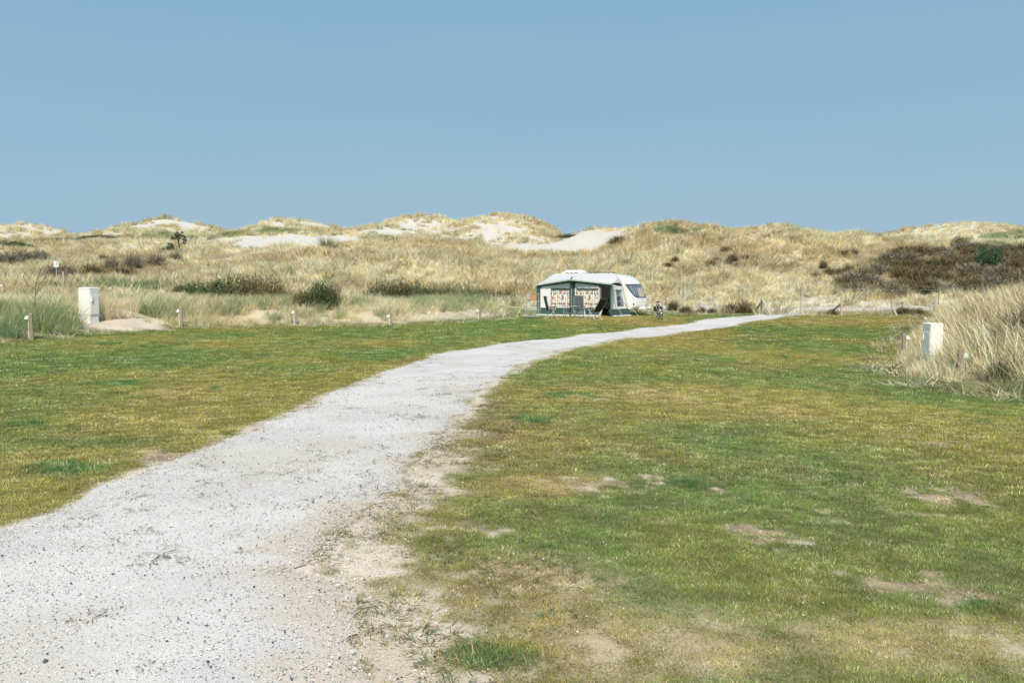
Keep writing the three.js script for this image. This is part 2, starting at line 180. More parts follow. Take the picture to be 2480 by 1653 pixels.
{
  const ang = []; for (let a = -180; a < -50; a += 10) ang.push(a); for (let a = -50; a <= 50; a += .22) ang.push(a); for (let a = 60; a <= 180; a += 10) ang.push(a);
  const rad = [0]; for (let r = .8; r < 640; r *= r < 30 ? 1.013 : 1.02) rad.push(r);
  const p = [], col = [], uv = [], ix = [], na = ang.length;
  for (const r of rad) for (const a of ang) { const x = r * Math.sin(R(a)), z = -r * Math.cos(R(a)); p.push(x, H(x, z), z); uv.push(x / 1.7, z / 1.7); const c = groundColor(x, z); col.push(c[0] * 1.25, c[1] * 1.25, c[2] * 1.25); }
  for (let j = 0; j < rad.length - 1; j++) for (let i = 0; i < na - 1; i++) { const a = j * na + i, b = a + 1, c = a + na, d = c + 1; ix.push(a, b, c, b, d, c); }
  const g = new THREE.BufferGeometry(); g.setAttribute('position', new THREE.Float32BufferAttribute(p, 3)); g.setAttribute('color', new THREE.Float32BufferAttribute(col, 3)); g.setAttribute('uv', new THREE.Float32BufferAttribute(uv, 2)); g.setIndex(ix); g.computeVertexNormals();
  structure(part('ground', g, new THREE.MeshStandardMaterial({ vertexColors: true, roughness: .95, map: grain, bumpMap: grainBump, bumpScale: .006, side: THREE.DoubleSide })), 'mown campsite lawn and sandy dune ground reaching to the horizon', 'ground');
}
// shell-gravel path
const gravelTex = noiseTex(1024, (i, j) => { const a = hash(i >> 1, j >> 1), b = tnoise(i / 3, j / 3, 341), c = hash(i + 77, j + 5), dk = a < .012 ? .5 : 0, v = .76 + .2 * (b * .6 + c * .4) + (a > .93 ? .08 : 0) - dk - (b < .22 ? .12 : 0); return [v * .995, v, v * 1.005]; });
const gravelBump = noiseTex(1024, (i, j) => { const v = tnoise(i / 3, j / 3, 341) * .7 + hash(i, j) * .3; return [v, v, v]; });
{
  const p = [], uv = [], col = [], ix = [], NT = 26, Ds = []; for (let D = -6; D < 3; D += .25) Ds.push(D); for (let D = 3; D < 63.5; D *= 1.008) Ds.push(D);
  for (const D of Ds) {
    const rl = (fbm(D * 1.1, 14, 2) - .5) * .25 + (fbm(D * 3, 4, 3) - .5) * .25 + (fbm(D * 14, 9, 2) - .5) * .1, rr = (fbm(D * 2.2, 40, 3) - .5) * .5 + (fbm(D * 12, 90, 2) - .5) * .14, l = pathL(D) + rl, r = pathR(D) - .04 + rr;
    for (let k = 0; k <= NT; k++) { const t = k / NT, x = lerp(l, r, t), z = -D, e = Math.min(t, 1 - t); p.push(x, H(x, z) + .004 + .02 * ss(0, .18, e) + (fbm(x * 2, z * 2, 3) - .5) * .016, z); uv.push(x / 1.9, z / 1.9); const q = ss(lerp(.72, .86, ss(5, 11, D)), 1.0, t + (fbm(x * 3, z * 3, 3) - .5) * .35) * lerp(1, .3, ss(9, 16, D)); const s = fbm(x * 1.1 + 8, z * 1.1, 3), c = mix3(mix3(mix3(C.gravel, [.63, .6, .58], ss(.4, .65, s)), [.5, .45, .39], ss(.52, .72, fbm(x * .9 + 30, z * .5, 4)) * .5), [.55, .475, .39], q); col.push(c[0] * 1.25, c[1] * 1.26, c[2] * 1.29); }
  }
  for (let j = 0; j < Ds.length - 1; j++) for (let k = 0; k < NT; k++) { const a = j * (NT + 1) + k, b = a + 1, c = a + NT + 1, d = c + 1; ix.push(a, b, c, b, d, c); }
  const g = new THREE.BufferGeometry(); g.setAttribute('position', new THREE.Float32BufferAttribute(p, 3)); g.setAttribute('color', new THREE.Float32BufferAttribute(col, 3)); g.setAttribute('uv', new THREE.Float32BufferAttribute(uv, 2)); g.setIndex(ix); g.computeVertexNormals();
  structure(part('path', g, new THREE.MeshStandardMaterial({ vertexColors: true, roughness: .95, map: gravelTex, bumpMap: gravelBump, bumpScale: .006, side: THREE.DoubleSide })), 'pale shell gravel path curving away across the lawn to the fence', 'path');
}
// ---------------------------------------------------------------- grasses
function tuftGeo({ seed, blades, height, spread, lean, curl, width, segs = 3, wind = .15, vary = .25, flat = 0 }) {
  const r = rng(seed), p = [], c = [], ix = [], q = V(0, 0, 0);
  for (let b = 0; b < blades; b++) {
    const a = r() * 6.283, rr = Math.sqrt(r()) * spread, bx = Math.cos(a) * rr, bz = Math.sin(a) * rr;
    const az = a + (r() - .5) * 2.4, L = height * (.55 + .6 * r()), l0 = lean * (.25 + r()) * (.5 + rr / spread), cu = curl * (.3 + 1.1 * r());
    const tw = r() * 6.283, sx = Math.cos(tw) * width * (.7 + .6 * r()) / 2, sz = Math.sin(tw) * width * (.7 + .6 * r()) / 2;
    const v = 1 - vary + 2 * vary * r(), h = (r() - .5) * .16 * (vary / .25), base = p.length / 3;
    let x = bx, y = -.02 * height, z = bz;
    for (let k = 0; k <= segs; k++) {
      const t = k / segs, w = 1 - t * t * .9;
      if (k < segs) { p.push(x - sx * w, y, z - sz * w, x + sx * w, y, z + sz * w); c.push(...[0, 0].flatMap(() => [v * (1 + h), v, v * (1 - h)])); }
      else { p.push(x, y, z); c.push(v * (1 + h), v, v * (1 - h)); }
      const th = Math.min(2.3, l0 + cu * t), s = L / segs;
      x += (Math.sin(th) * Math.cos(az) + wind) * s; z += Math.sin(th) * Math.sin(az) * s; y += Math.cos(th) * s * (1 - flat);
    }
    for (let k = 0; k < segs - 1; k++) { const a0 = base + 2 * k; ix.push(a0, a0 + 1, a0 + 2, a0 + 1, a0 + 3, a0 + 2); }
    const e = base + 2 * (segs - 1); ix.push(e, e + 1, e + 2);
  }
  const g = new THREE.BufferGeometry(); g.setAttribute('position', new THREE.Float32BufferAttribute(p, 3)); g.setAttribute('color', new THREE.Float32BufferAttribute(c, 3)); g.setIndex(ix); g.computeVertexNormals(); return g;
}
const grassMat = new THREE.MeshPhysicalMaterial({ vertexColors: true, roughness: .75, side: THREE.DoubleSide, transmission: .35, thickness: 0 });
const lawnMat = new THREE.MeshStandardMaterial({ vertexColors: true, roughness: .8, side: THREE.DoubleSide });
function instanced(name, label, category, group, geo, m, list) {
  const o = new THREE.InstancedMesh(geo, m, list.length); o.name = numbered(name);
  const d = new THREE.Object3D(), col = new THREE.Color();
  list.forEach(([x, y, z, s, sy, ry, c, tx = 0, tz = 0], k) => { d.position.set(x, y, z); d.scale.set(s, sy, s); d.rotation.set(tx, ry, tz); d.updateMatrix(); o.setMatrixAt(k, d.matrix); o.setColorAt(k, col.setRGB(...c)); });
  o.castShadow = o.receiveShadow = true; o.frustumCulled = false; scene.add(o); return tag(o, label, category, group, 'stuff');
}
function fan(seed, D0, D1, perM2, half, fn) { // even scatter over a sector in front of the viewer
  const r = rng(seed), a = R(half), n = Math.round(perM2 * a * (D1 * D1 - D0 * D0));
  for (let k = 0; k < n; k++) { const d = Math.sqrt(D0 * D0 + r() * (D1 * D1 - D0 * D0)), t = (r() * 2 - 1) * a; fn(d * Math.sin(t), -d * Math.cos(t), r); }
}
const jit = (c, r, v = .14, hue = .08) => { const k = 1 + (r() - .5) * 2 * v, h = (r() - .5) * 2 * hue; return [c[0] * k * (1 + h), c[1] * k, c[2] * k * (1 - h)]; };
{ // lawn: three sizes of turf tuft, finer near the viewer
  const bands = [[2.2, 9, 1500, .042, .026, 18, .002], [9, 20, 340, .075, .032, 24, .004], [20, 38, 80, .15, .042, 32, .008], [38, 66, 26, .26, .05, 40, .015]];
  bands.forEach(([D0, D1, per, sp, h, bl, w], bi) => {
    const lists = [[], []];
    fan(100 + bi, D0, D1, per, 33, (x, z, r) => {
      if (-z > 62) return;
      if (wild(x, z) > .12 + r() * .2) return;
      const b = bare(x, z); if (b > .12 + r() * .75) return;
      let c = lawnColor(x, z); const lush = inEl(LUSH, x, z, .4);
      const q = r(); if (q < .1) c = mix3(c, C.strawPale, .45); else if (q < .3) c = mix3(c, C.green, .6); else if (q < .35) c = mix3(c, C.brown, .6);
      const s = .7 + .6 * r(), sy = s * (1 + .9 * lush) * (b > .05 ? .8 : 1) * (.75 + .5 * r());
      lists[r() < .5 ? 0 : 1].push([x, H(x, z), z, s, sy, r() * 6.28, jit(c.map(v => v * 1.22 * (.77 + .46 * ss(.3, .7, fbm(x * 5 + 31, z * 5, 2)))), r, .34, .1)]);
    });
    lists.forEach((l, k) => instanced('lawn_grass', 'short patchy olive green turf on both sides of the path', 'grass', 'turf of the lawn', tuftGeo({ seed: 31 + bi * 7 + k, blades: bl, height: h, spread: sp, lean: .9, curl: .8, width: w, segs: 2, wind: .1, vary: .3 }), lawnMat, l));
  });
  // straggling tufts on the sandy shoulder and on the path itself
  const l1 = [], l2 = [];
  fan(300, 3, 15, 130, 33, (x, z, r) => {
    const D = -z, dr = x - pathR(D), n = fbm(x * 1.6 + 50, z * 1.6, 3); if (dr < -.3 || dr > 1.5) return;
    if (n < .46 + r() * .16) return; const s = .4 + r() * r() * 1.4; l1.push([x, H(x, z), z, s, s * (.6 + .5 * r()), r() * 6.28, jit(r() < .45 ? [.3, .25, .11] : mix3([.16, .16, .07], [.09, .13, .06], r()), r)]);
  });
  fan(301, 3.5, 30, 9, 33, (x, z, r) => {
    const D = -z, l = pathL(D), rr = pathR(D); if (x < l || x > rr) return; const n = fbm(x * .8 + 70, z * .8, 3); if (n < .42 + r() * .3) return;
    l2.push([x, H(x, z) + .034, z, .8 + r() * 1.5, .5 + r() * .6, r() * 6.28, jit(mix3([.14, .14, .05], [.2, .14, .08], r()), r)]);
  });
  instanced('shoulder_grass', 'dark straggling grass tufts creeping over the sandy path shoulder', 'grass', null, tuftGeo({ seed: 61, blades: 34, height: .06, spread: .08, lean: 1.1, curl: .8, width: .004, segs: 3, flat: .2 }), lawnMat, l1);
  instanced('path_weed', 'tiny flat weeds rooted between the stones of the gravel path', 'weed', null, tuftGeo({ seed: 62, blades: 18, height: .05, spread: .06, lean: 1.3, curl: .4, width: .006, segs: 2, flat: .5 }), lawnMat, l2);
}
{ // loose stones and shell bits
  const g = new THREE.IcosahedronGeometry(1, 0); const pa = g.attributes.position, r0 = rng(5), seen = {};
  for (let k = 0; k < pa.count; k++) { const key = [pa.getX(k), pa.getY(k), pa.getZ(k)].map(v => v.toFixed(2)).join(); const s = seen[key] = seen[key] || .7 + .6 * r0(); pa.setXYZ(k, pa.getX(k) * s, pa.getY(k) * s * .6, pa.getZ(k) * s); } g.computeVertexNormals();
  const pale = [], dark = [], shell = [];
  fan(400, 3.4, 19, 1150, 33, (x, z, r) => {
    const D = -z; if (D > 9 && r() > .4) return; const out = Math.max(pathL(D) - x, x - pathR(D)), lim = .15 + (x > pathR(D) ? .5 : .05) * r() * r(); if (out > lim) return;
    const s = .003 + .0055 * r() * r() * (D > 9 ? 1.3 : 1), t = r();
    if (t < .045) dark.push([x, H(x, z) + .032, z, s * (.9 + .8 * r() * r()), s * .8, r() * 6.28, jit([.05, .055, .065], r, .5), r() * .5]);
    else pale.push([x, H(x, z) + (out > 0 ? .004 : .03), z, s, s, r() * 6.28, jit(r() < .3 ? [.38, .375, .37] : r() < .2 ? [.5, .45, .4] : [.6, .585, .57], r, .2, .03), r() * .8, r() * .8]);
  });
  fan(401, 3.4, 14, 22, 33, (x, z, r) => { if (x < pathR(-z) || wild(x, z) > 0) return; const n = fbm(x * .7 + 9, z * .7, 3); if (n < .42 + .3 * r() - .26 * inEl(DRY, x, z, .4)) return; shell.push([x, H(x, z) + .02, z, .003 + .007 * r() * r() * r(), .003 + .004 * r(), r() * 6.28, jit([.66, .64, .6], r, .15, .03), r(), r()]); });
  const sm = new THREE.MeshStandardMaterial({ roughness: .85 });
  instanced('gravel', 'pale loose shell gravel strewn over the path', 'gravel', null, g, sm, pale);
  instanced('dark_stone', 'small dark grey stones scattered over the pale path', 'stones', null, g, sm, dark);
  const clod = [], debris = [];
  fan(402, 3.4, 26, 760, 33, (x, z, r) => {
    if (wild(x, z) > .1) return; const D = -z; if (x > pathL(D) - .02 && x < pathR(D) + .05) return;
    const b = bare(x, z); if (b < .3 + .4 * r()) return; const lim = D > 12 ? .35 : .8; if (r() > lim) return;
    const inB = inEl(BARE, x, z, .2) > .3; if (!inB && r() < .7) return;
    const s = (.004 + .014 * r() * r()) * (inB ? 1.1 : .5) * (D > 12 ? 1.5 : 1); clod.push([x, H(x, z), z, s, s, r() * 6.28, jit(mix3([.46, .38, .26], [.22, .17, .105], r()), r, .2, .05), r(), r()]);
    if (r() < .05) debris.push([x, H(x, z) + .004, z, .5 + r(), .5 + r() * .6, r() * 6.28, jit(C.straw, r, .25)]);
  });
  instanced('soil_crumbs', 'sandy crumbs of soil on the bare patches of the lawn', 'soil', null, g, sm, clod);
  instanced('dead_grass', 'flattened dead grass lying on the bare patches of the lawn', 'grass', null, tuftGeo({ seed: 63, blades: 16, height: .06, spread: .05, lean: 1.4, curl: .3, width: .004, segs: 2, flat: .4 }), lawnMat, debris);
  instanced('shell_bits', 'white broken shells lying in the dry turf', 'shells', null, g, sm, shell);
}
{ // marram on bank, hummock and dunes
  const geos = {
    dry: [1, 2, 3].map(s => tuftGeo({ seed: s * 13, blades: 46, height: .85, spread: .3, lean: .38, curl: .95, width: .016, segs: 3, wind: .16 })),
    litter: tuftGeo({ seed: 64, blades: 22, height: .42, spread: .16, lean: 1.25, curl: .35, width: .011, segs: 3, wind: .1, flat: .35, vary: .3 }), fresh: [4, 5].map(s => tuftGeo({ seed: s * 13, blades: 54, height: .8, spread: .22, lean: .42, curl: 1.0, width: .013, segs: 4, wind: .1 })),
    far: [6, 7, 8].map(s => tuftGeo({ seed: s * 13, blades: 34, height: .82, spread: .34, lean: .42, curl: .95, width: .036, segs: 3, wind: .2, vary: .3 })),
  };
  const L = { bankDry: [[], [], []], bankFresh: [[], []], moundDry: [[], [], []], moundFresh: [[], []], slope: [[], [], []], far: [[], [], []] };
  const hue = (x, z, r) => { const n = fbm(x * .12 + 60, z * .12, 3), n2 = fbm(x * .5, z * .5 + 77, 3); let c = mix3(C.straw, C.strawPale, ss(.4, .65, n2)); c = mix3(c, C.strawWarm, ss(.52, .7, n) * .8); const q = r(); if (q < .09) c = mix3(c, [.25, .19, .09], .75); else if (q < .3) c = mix3(c, [.8, .76, .6], .6); return jit(c.map((v, k) => v * [1.17, 1.18, 1.26][k]), r, .26, .06); };
  const litter = [], soilLitter = [];
  fan(505, 13, 64, 9, 36, (x, z, r) => {
    const bd = bankDist(x, z), m = moundDist(x, z); if ((bd < -.5 || bd > 6) && (m < -.9 || m > 3)) return; const n = fbm(x * .9 + 12, z * .9, 3); if (n < .3 + .28 * r() || r() < inEl(SANDFOOT, x, z, .4) * .85 || heap(x, z) > .3) return;
    const s = .5 + .9 * r(); litter.push([x, H(x, z), z, s, s * (.5 + .8 * r()), r() * 6.28, r() < .25 ? jit(C.brown, r, .3) : r() < .2 ? jit(C.marram, r, .2) : hue(x, z, r)]);
    if (m > -.9 && m < 2.2 && r() < .8) soilLitter.push([x + r() * .5, H(x, z), z + r() * .5, .5 + .8 * r(), .4 + .5 * r(), r() * 6.28, jit(r() < .4 ? [.09, .13, .045] : [.13, .095, .065], r, .3)]);
  });
  fan(506, 61, 79, 4, 32, (x, z, r) => { if (x < 2 || bankDist(x, z) > 0 || fbm(x * .8 + 2, z * .8, 3) < .36 + .26 * r()) return; const s = .7 + 1.1 * r(); litter.push([x, H(x, z), z, s, s * (.5 + .9 * r()), r() * 6.28, r() < .5 ? jit(C.brown, r, .35) : hue(x, z, r)]); });
  instanced('straw_litter', 'flattened straw lying over the sandy foot of bank and hummock', 'grass', null, geos.litter, grassMat, litter);
  instanced('foot_weeds', 'dark low weeds and dead stalks round the foot of the right hummock', 'weeds', null, tuftGeo({ seed: 65, blades: 40, height: .14, spread: .2, lean: 1.0, curl: .5, width: .012, segs: 2 }), lawnMat, soilLitter);
  fan(500, 13, 66, 9, 36, (x, z, r) => {
    const b = bankDist(x, z), m = moundDist(x, z); if (b < -.3 && m < -.2) return; const cov = duneCover(x, z); if (r() > cov) return;
    const k = r(), y = H(x, z) - .02, ry = (r() - .5) * 2.4, nearEdge = Math.min(1, Math.max(b, m) / 2.5 + .25), n = fbm(x * .35 + 4, z * .35, 3);
    if (m > 0) {
      const s = (.75 + .8 * r()) * nearEdge, kk = .08 + .36 * ss(.5, .66, n);
      if (k < kk) L.moundFresh[k < kk / 2 ? 0 : 1].push([x, y, z, s, s, ry, jit(mix3(C.marram, C.sage, r()), r)]);
      else L.moundDry[Math.floor(r() * 3)].push([x, y, z, s, s, ry, (r() < .15 ? jit([.3, .25, .11], r, .3) : mix3(hue(x, z, r), C.straw, .25)), (r() - .5) * .4, (r() - .5) * .4]);
    } else {
      const gr = .25 + .6 * inEl(SAGEGREEN, x, z, .6) + (n - .5) * 1.1, s = (.55 + .5 * r()) * nearEdge * (-z > 50 ? .9 : 1);
      if (r() < gr) L.bankFresh[k < .5 ? 0 : 1].push([x, y, z, s, s, ry, jit(mix3(mix3(C.marram, C.sage, .35 + .6 * r()), C.strawPale, .08), r, .25)]);
      else L.bankDry[Math.floor(k * 3)].push([x, y, z, s, s * .9, ry, mix3(hue(x, z, r), C.strawPale, .35), (r() - .5) * .3, (r() - .5) * .3]);
    }
  });
  const duneTuft = (x, z, r, list, k0) => {
    const cov = duneCover(x, z); if (r() > cov) return; const he = inEl(HEATH, x, z, .5); if (r() < he * .75) return;
    const sg = inEl(SAGEGREEN, x, z, .6), n = fbm(x * .2 + 15, z * .2, 3), s = (.5 + .65 * r()) * (.75 + .75 * ss(.4, .7, fbm(x * .6 + 8, z * .6 + 2, 2))) * k0 * (1 - .4 * he) * lerp(1, .72, ss(98, 108, -z) * (1 - ss(108, 116, -z)));
    let c = hue(x, z, r); if (r() < sg * .8 + ss(.58, .72, n) * .15) c = jit(mix3(C.marram, C.sage, r()), r); else if (fbm(x * .05 + 33, z * .05, 2) > .5 && r() < .25) c = mix3(c, C.sage, .35);
    if (he > .2) c = mix3(c, C.strawWarm, .6);
    list[Math.floor(r() * 3)].push([x, H(x, z) - .03, z, s, s * (.75 + .4 * r()), (r() - .5) * 2.2, c, (r() - .5) * .25, (r() - .5) * .25]);
  };
  fan(501, 64, 112, 6.5, 36, (x, z, r) => duneTuft(x, z, r, L.slope, .9));
  fan(502, 112, 212, 4.6, 36, (x, z, r) => duneTuft(x, z, r, L.far, .95));
  L.bankDry.forEach((l, k) => instanced('bank_grass', 'dry straw coloured marram on the bank behind the lawn', 'grass', 'dry grass of the bank', geos.dry[k], grassMat, l));
  L.bankFresh.forEach((l, k) => instanced('fresh_bank_grass', 'grey green marram blades along the bank behind the lawn', 'grass', 'green grass of the bank', geos.fresh[k], grassMat, l));
  L.moundDry.forEach((l, k) => instanced('hummock_grass', 'tall straw coloured grass covering the hummock at the right edge', 'grass', 'dry grass of the hummock', geos.dry[k], grassMat, l));
  L.moundFresh.forEach((l, k) => instanced('fresh_hummock_grass', 'green blades among the dry grass of the right hummock', 'grass', 'green grass of the hummock', geos.fresh[k], grassMat, l));
  L.slope.forEach((l, k) => instanced('slope_grass', 'dense pale straw grass over the dune slope behind the caravan', 'grass', 'grass of the near dune slope', geos.far[k], grassMat, l));
  L.far.forEach((l, k) => instanced('far_dune_grass', 'tufted grass on the sandy dunes along the skyline', 'grass', 'grass of the far dunes', geos.far[k], grassMat, l));
  console.log('grass', Object.entries(L).map(([k, v]) => k + ':' + v.map(a => a.length)).join(' '));
}
// ---------------------------------------------------------------- shrubs, pine, single plants
function twigGeo({ seed, n, rx, ry, rz, w, seg = 3, spiky = .5, up = .6 }) { // bare branching twigs rising from the ground and filling a low dome
  const r = rng(seed), p = [], c = [], ix = [];
  const strip = (pts, w0, w1, v, h) => { const b = p.length / 3, t = r() * 6.28, sx = Math.cos(t), sz = Math.sin(t); pts.forEach((q, k) => { const ww = lerp(w0, w1, k / (pts.length - 1)) / 2; p.push(q[0] - sx * ww, q[1], q[2] - sz * ww, q[0] + sx * ww, q[1], q[2] + sz * ww); for (let e = 0; e < 2; e++) c.push(v * (1 + h), v, v * (1 - h)); }); for (let k = 0; k < pts.length - 1; k++) { const a = b + 2 * k; ix.push(a, a + 1, a + 2, a + 1, a + 3, a + 2); } };
  for (let k = 0; k < n; k++) {
    const a = r() * 6.283, e = Math.acos(1 - r() * up * 1.6), rad = .55 + .5 * r() * (1 + spiky * (r() < .2 ? .5 : 0));
    const tx = Math.cos(a) * Math.sin(e) * rx * rad, tz = Math.sin(a) * Math.sin(e) * rz * rad, ty = Math.max(.05, Math.cos(e)) * ry * rad * (.85 + .3 * r());
    const s0 = r() * .7, bx = tx * .35 * r() + (r() - .5) * rx * .5, bz = tz * .35 * r() + (r() - .5) * rz * .5, pts = [];
    for (let q = 0; q <= seg; q++) { const t = lerp(s0, 1, q / seg); pts.push([lerp(bx, tx, t) + (r() - .5) * .09 * rx, ty * Math.pow(t, .8) + (r() - .5) * .05 * ry, lerp(bz, tz, t) + (r() - .5) * .09 * rz]); }
    const v = .6 + .8 * r(), h = (r() - .5) * .2; strip(pts, w * (1.4 - .6 * s0), w * .45, v, h);
    if (r() < .8) { const m = pts[1 + Math.floor(r() * (seg - 1))], d = .16 + .2 * r(), q = [[...m], [m[0] + (r() - .5) * d * rx * 2, m[1] + d * ry * (.2 + r()), m[2] + (r() - .5) * d * rz * 2]]; strip(q, w * .7, w * .3, v, h); }
  }
  const g = new THREE.BufferGeometry(); g.setAttribute('position', new THREE.Float32BufferAttribute(p, 3)); g.setAttribute('color', new THREE.Float32BufferAttribute(c, 3)); g.setIndex(ix); g.computeVertexNormals(); return g;
}
function leafGeo({ seed, n, rx, ry, rz, size, clumps = 14, top = 1 }) { // leaves in clumps through the volume of the crown
  const r = rng(seed), p = [], c = [], ix = [], cl = [];
  for (let k = 0; k < clumps; k++) { const a = r() * 6.283, e = Math.acos(1 - r() * 1.15), q = .45 + .5 * r(); cl.push([Math.cos(a) * Math.sin(e) * rx * q, (.12 + Math.max(0, Math.cos(e)) * q * .9) * ry * top, Math.sin(a) * Math.sin(e) * rz * q, .22 + .25 * r(), .75 + .5 * r()]); }
  for (let k = 0; k < n; k++) {
    const q = cl[Math.floor(r() * clumps)], a = r() * 6.283, b = Math.acos(2 * r() - 1), d = Math.cbrt(r()) * q[3];
    const x = q[0] + Math.cos(a) * Math.sin(b) * d * rx, y = Math.max(.03, q[1] + Math.cos(b) * d * ry), z = q[2] + Math.sin(a) * Math.sin(b) * d * rz;
    const u = V(r() - .5, r() - .5, r() - .5).normalize(), w = V(r() - .5, r() - .5, r() - .5).cross(u).normalize(), s = size * (.6 + .8 * r()), base = p.length / 3, v = q[4] * (.75 + .5 * r()), h = (r() - .5) * .25;
    for (const [f, e] of [[-1, 0], [0, .45], [1, 0], [0, -.45]]) { p.push(x + u.x * f * s + w.x * e * s, y + u.y * f * s + w.y * e * s, z + u.z * f * s + w.z * e * s); c.push(v * (1 + h), v, v * (1 - h)); }
    ix.push(base, base + 1, base + 2, base, base + 2, base + 3);
  }
  const g = new THREE.BufferGeometry(); g.setAttribute('position', new THREE.Float32BufferAttribute(p, 3)); g.setAttribute('color', new THREE.Float32BufferAttribute(c, 3)); g.setIndex(ix); g.computeVertexNormals(); return g;
}
const vcol = (r, g, b, o = {}) => new THREE.MeshPhysicalMaterial({ color: new THREE.Color().setRGB(r, g, b), vertexColors: true, roughness: .8, side: THREE.DoubleSide, ...o });
const TW = { brown: vcol(.165, .137, .065), grey: vcol(.24, .215, .16), reddish: vcol(.2, .15, .07), green: vcol(.12, .115, .05) };
const LF = { green: vcol(.055, .105, .022, { transmission: .25, thickness: 0 }), dark: vcol(.035, .065, .022), olive: vcol(.15, .14, .045, { transmission: .2, thickness: 0 }), white: vcol(.72, .72, .68), conifer: vcol(.04, .11, .05) };
const bareV = [0, 1, 2, 3].map(k => twigGeo({ seed: 700 + k, n: 560, rx: 1, ry: 1, rz: 1, w: .03, seg: 3 }));
const leafyTw = [0, 1].map(k => twigGeo({ seed: 720 + k, n: 420, rx: 1, ry: 1.06, rz: 1, w: .024, seg: 3, spiky: .7 }));
const leafyLf = [0, 1, 2].map(k => leafGeo({ seed: 730 + k, n: 3200, rx: 1, ry: .95, rz: 1, size: .055, clumps: 22 }));
const sparseLf = [0, 1].map(k => leafGeo({ seed: 740 + k, n: 1100, rx: 1, ry: .95, rz: 1, size: .045, clumps: 16 }));
const blossom = leafGeo({ seed: 750, n: 150, rx: .95, ry: 1, rz: .9, size: .05, clumps: 6, top: 1.05 });
function bush(name, label, category, group, x, z, rx, ry, rz, tw, twm, lf, lfm, turn = 0) {
  const o = thing(name, label, category, x, H(x, z) - .06, z, turn, group);
  part('twigs', tw, twm, o).scale.set(rx, ry, rz); if (lf) part('foliage', lf, lfm, o).scale.set(rx, ry, rz);
  return o;
}
{ // hedge of green and brown bushes behind the bank
  const hedge = [ // ground point, half width, height, look, label
    [-23.25, -67.71, 1.0, 1.0, 0, 'small round green bush at the left tip of the dark hedge'], [-19.59, -61.01, 1.35, 1.7, 0, 'dark green bush just right of the hedge tip, full of leaves'],
    [-15.42, -51.79, 1.7, 1.9, 0, 'broad leafy bush in the left half of the dark hedge'], [-13.83, -50.56, 1.6, 2.0, 1, 'tall brown topped bush in the middle of the long hedge'],
    [-13.73, -54.55, 1.5, 1.95, 1, 'brown bush with green base at the right end of the long hedge'], [-14.44, -61.75, 1.0, 1.3, 2, 'thin reddish brown bush fading out the long hedge'],
    [-10.11, -47.05, .9, 1.1, 1, 'small brown bush left of the round dark green bush'], [-9.23, -46.68, .95, 1.6, 0, 'round dark green bush standing alone left of the white fence post'], [-8.65, -46.86, .75, 1.6, 2, 'bare brown bush against the right side of the round green bush'],
    [-7.70, -57.46, 1.4, 1.65, 3, 'green bush flecked with white blossom, leftmost of the blossoming ones'], [-6.65, -57.46, 1.5, 1.75, 3, 'brown bush carrying white blossom in the centre of the right hedge'], [-6.28, -64.77, 1.4, 1.65, 3, 'twiggy bush with a little white blossom under two fence posts'],
    [-5.37, -67.15, 1.35, 1.45, 1, 'low green brown bush right of the blossoming bushes'], [-4.50, -68.23, 1.2, 1.2, 1, 'lowest green bush at the end of the blossoming hedge'], [-3.10, -69.33, 1.5, 1.05, 1, 'low sprawling bush in front of the dark fence post left of the tent'], [-1.64, -70.16, 1.5, 1.0, 1, 'low sprawling bush halfway between dark post and tent'], [-0.36, -70.73, 1.3, .95, 1, 'last low bush before the drying rack beside the tent'],
  ];
  const HW = [.95, 1.1, 1.1, .95], HH = [.8, .84, .78, .84];
  hedge.forEach(([x, z, rx, h, k, label], i) => {
    const o = bush('hedge_bush', label, 'bush', 'bushes of the hedge behind the bank', x, z, rx * HW[k], h * HH[k], rx * .8, leafyTw[i % 2], [TW.green, TW.brown, TW.reddish, TW.brown][k], k === 0 ? leafyLf[i % 3] : k === 2 ? null : sparseLf[i % 2], [LF.green, LF.olive, null, LF.green][k], i * 1.7);
    if (k === 3) part('blossom', blossom, LF.white, o).scale.set(rx * .9, h * .6, rx * .8);
  });
  // grey and brown leafless shrubs on the left slope
  const left = [[-38.63, -83.08, 1.7, 1.1, 'grey leafless shrub behind the square sign'], [-38.73, -94.06, 1.3, 1.3, 'grey bare shrub, left of the row of three below the pine'], [-38.30, -98.30, 1.4, 1.25, 'grey bare shrub, middle of the row below the pine'], [-37.66, -102.72, 1.5, 1.4, 'grey bare shrub, right of the row below the pine'], [-38.63, -111.75, 1.1, .9, 'thin grey shrub directly under the pine'],
    [-53.06, -102.32, 2.2, 1.2, 'grey brown shrub cut by the left edge of the picture'], [-52.48, -104.81, 2.2, 1.2, 'grey brown shrub second from the left edge'], [-52.15, -107.37, 1.6, 1.0, 'grey brown shrub third from the left edge'], [-36.97, -85.78, 1.5, .9, 'reddish brown shrub right of the square sign'], [-34.93, -87.51, 1.7, .8, 'low reddish shrub below the three grey shrubs'], [-43.68, -103.97, 1.0, .7, 'small dry shrub above the reddish ones']];
  left.forEach(([x, z, rx, h, label], i) => bush('bare_shrub', label, 'shrub', 'leafless shrubs on the left slope', x, z, rx * 1.2, h * 1.25, rx * .9, bareV[i % 4], i > 7 ? TW.reddish : TW.grey, null, null, i * 2.1));
  bush('juniper', 'dark green evergreen shrub high at the left edge', 'shrub', null, -62.48, -121.58, 2.9, 1.2, 1.6, leafyTw[0], TW.green, leafyLf[1], LF.green, .4);
  // small dark shrubs on the right-hand slope, then the brown thicket
  const rnd = rng(91);
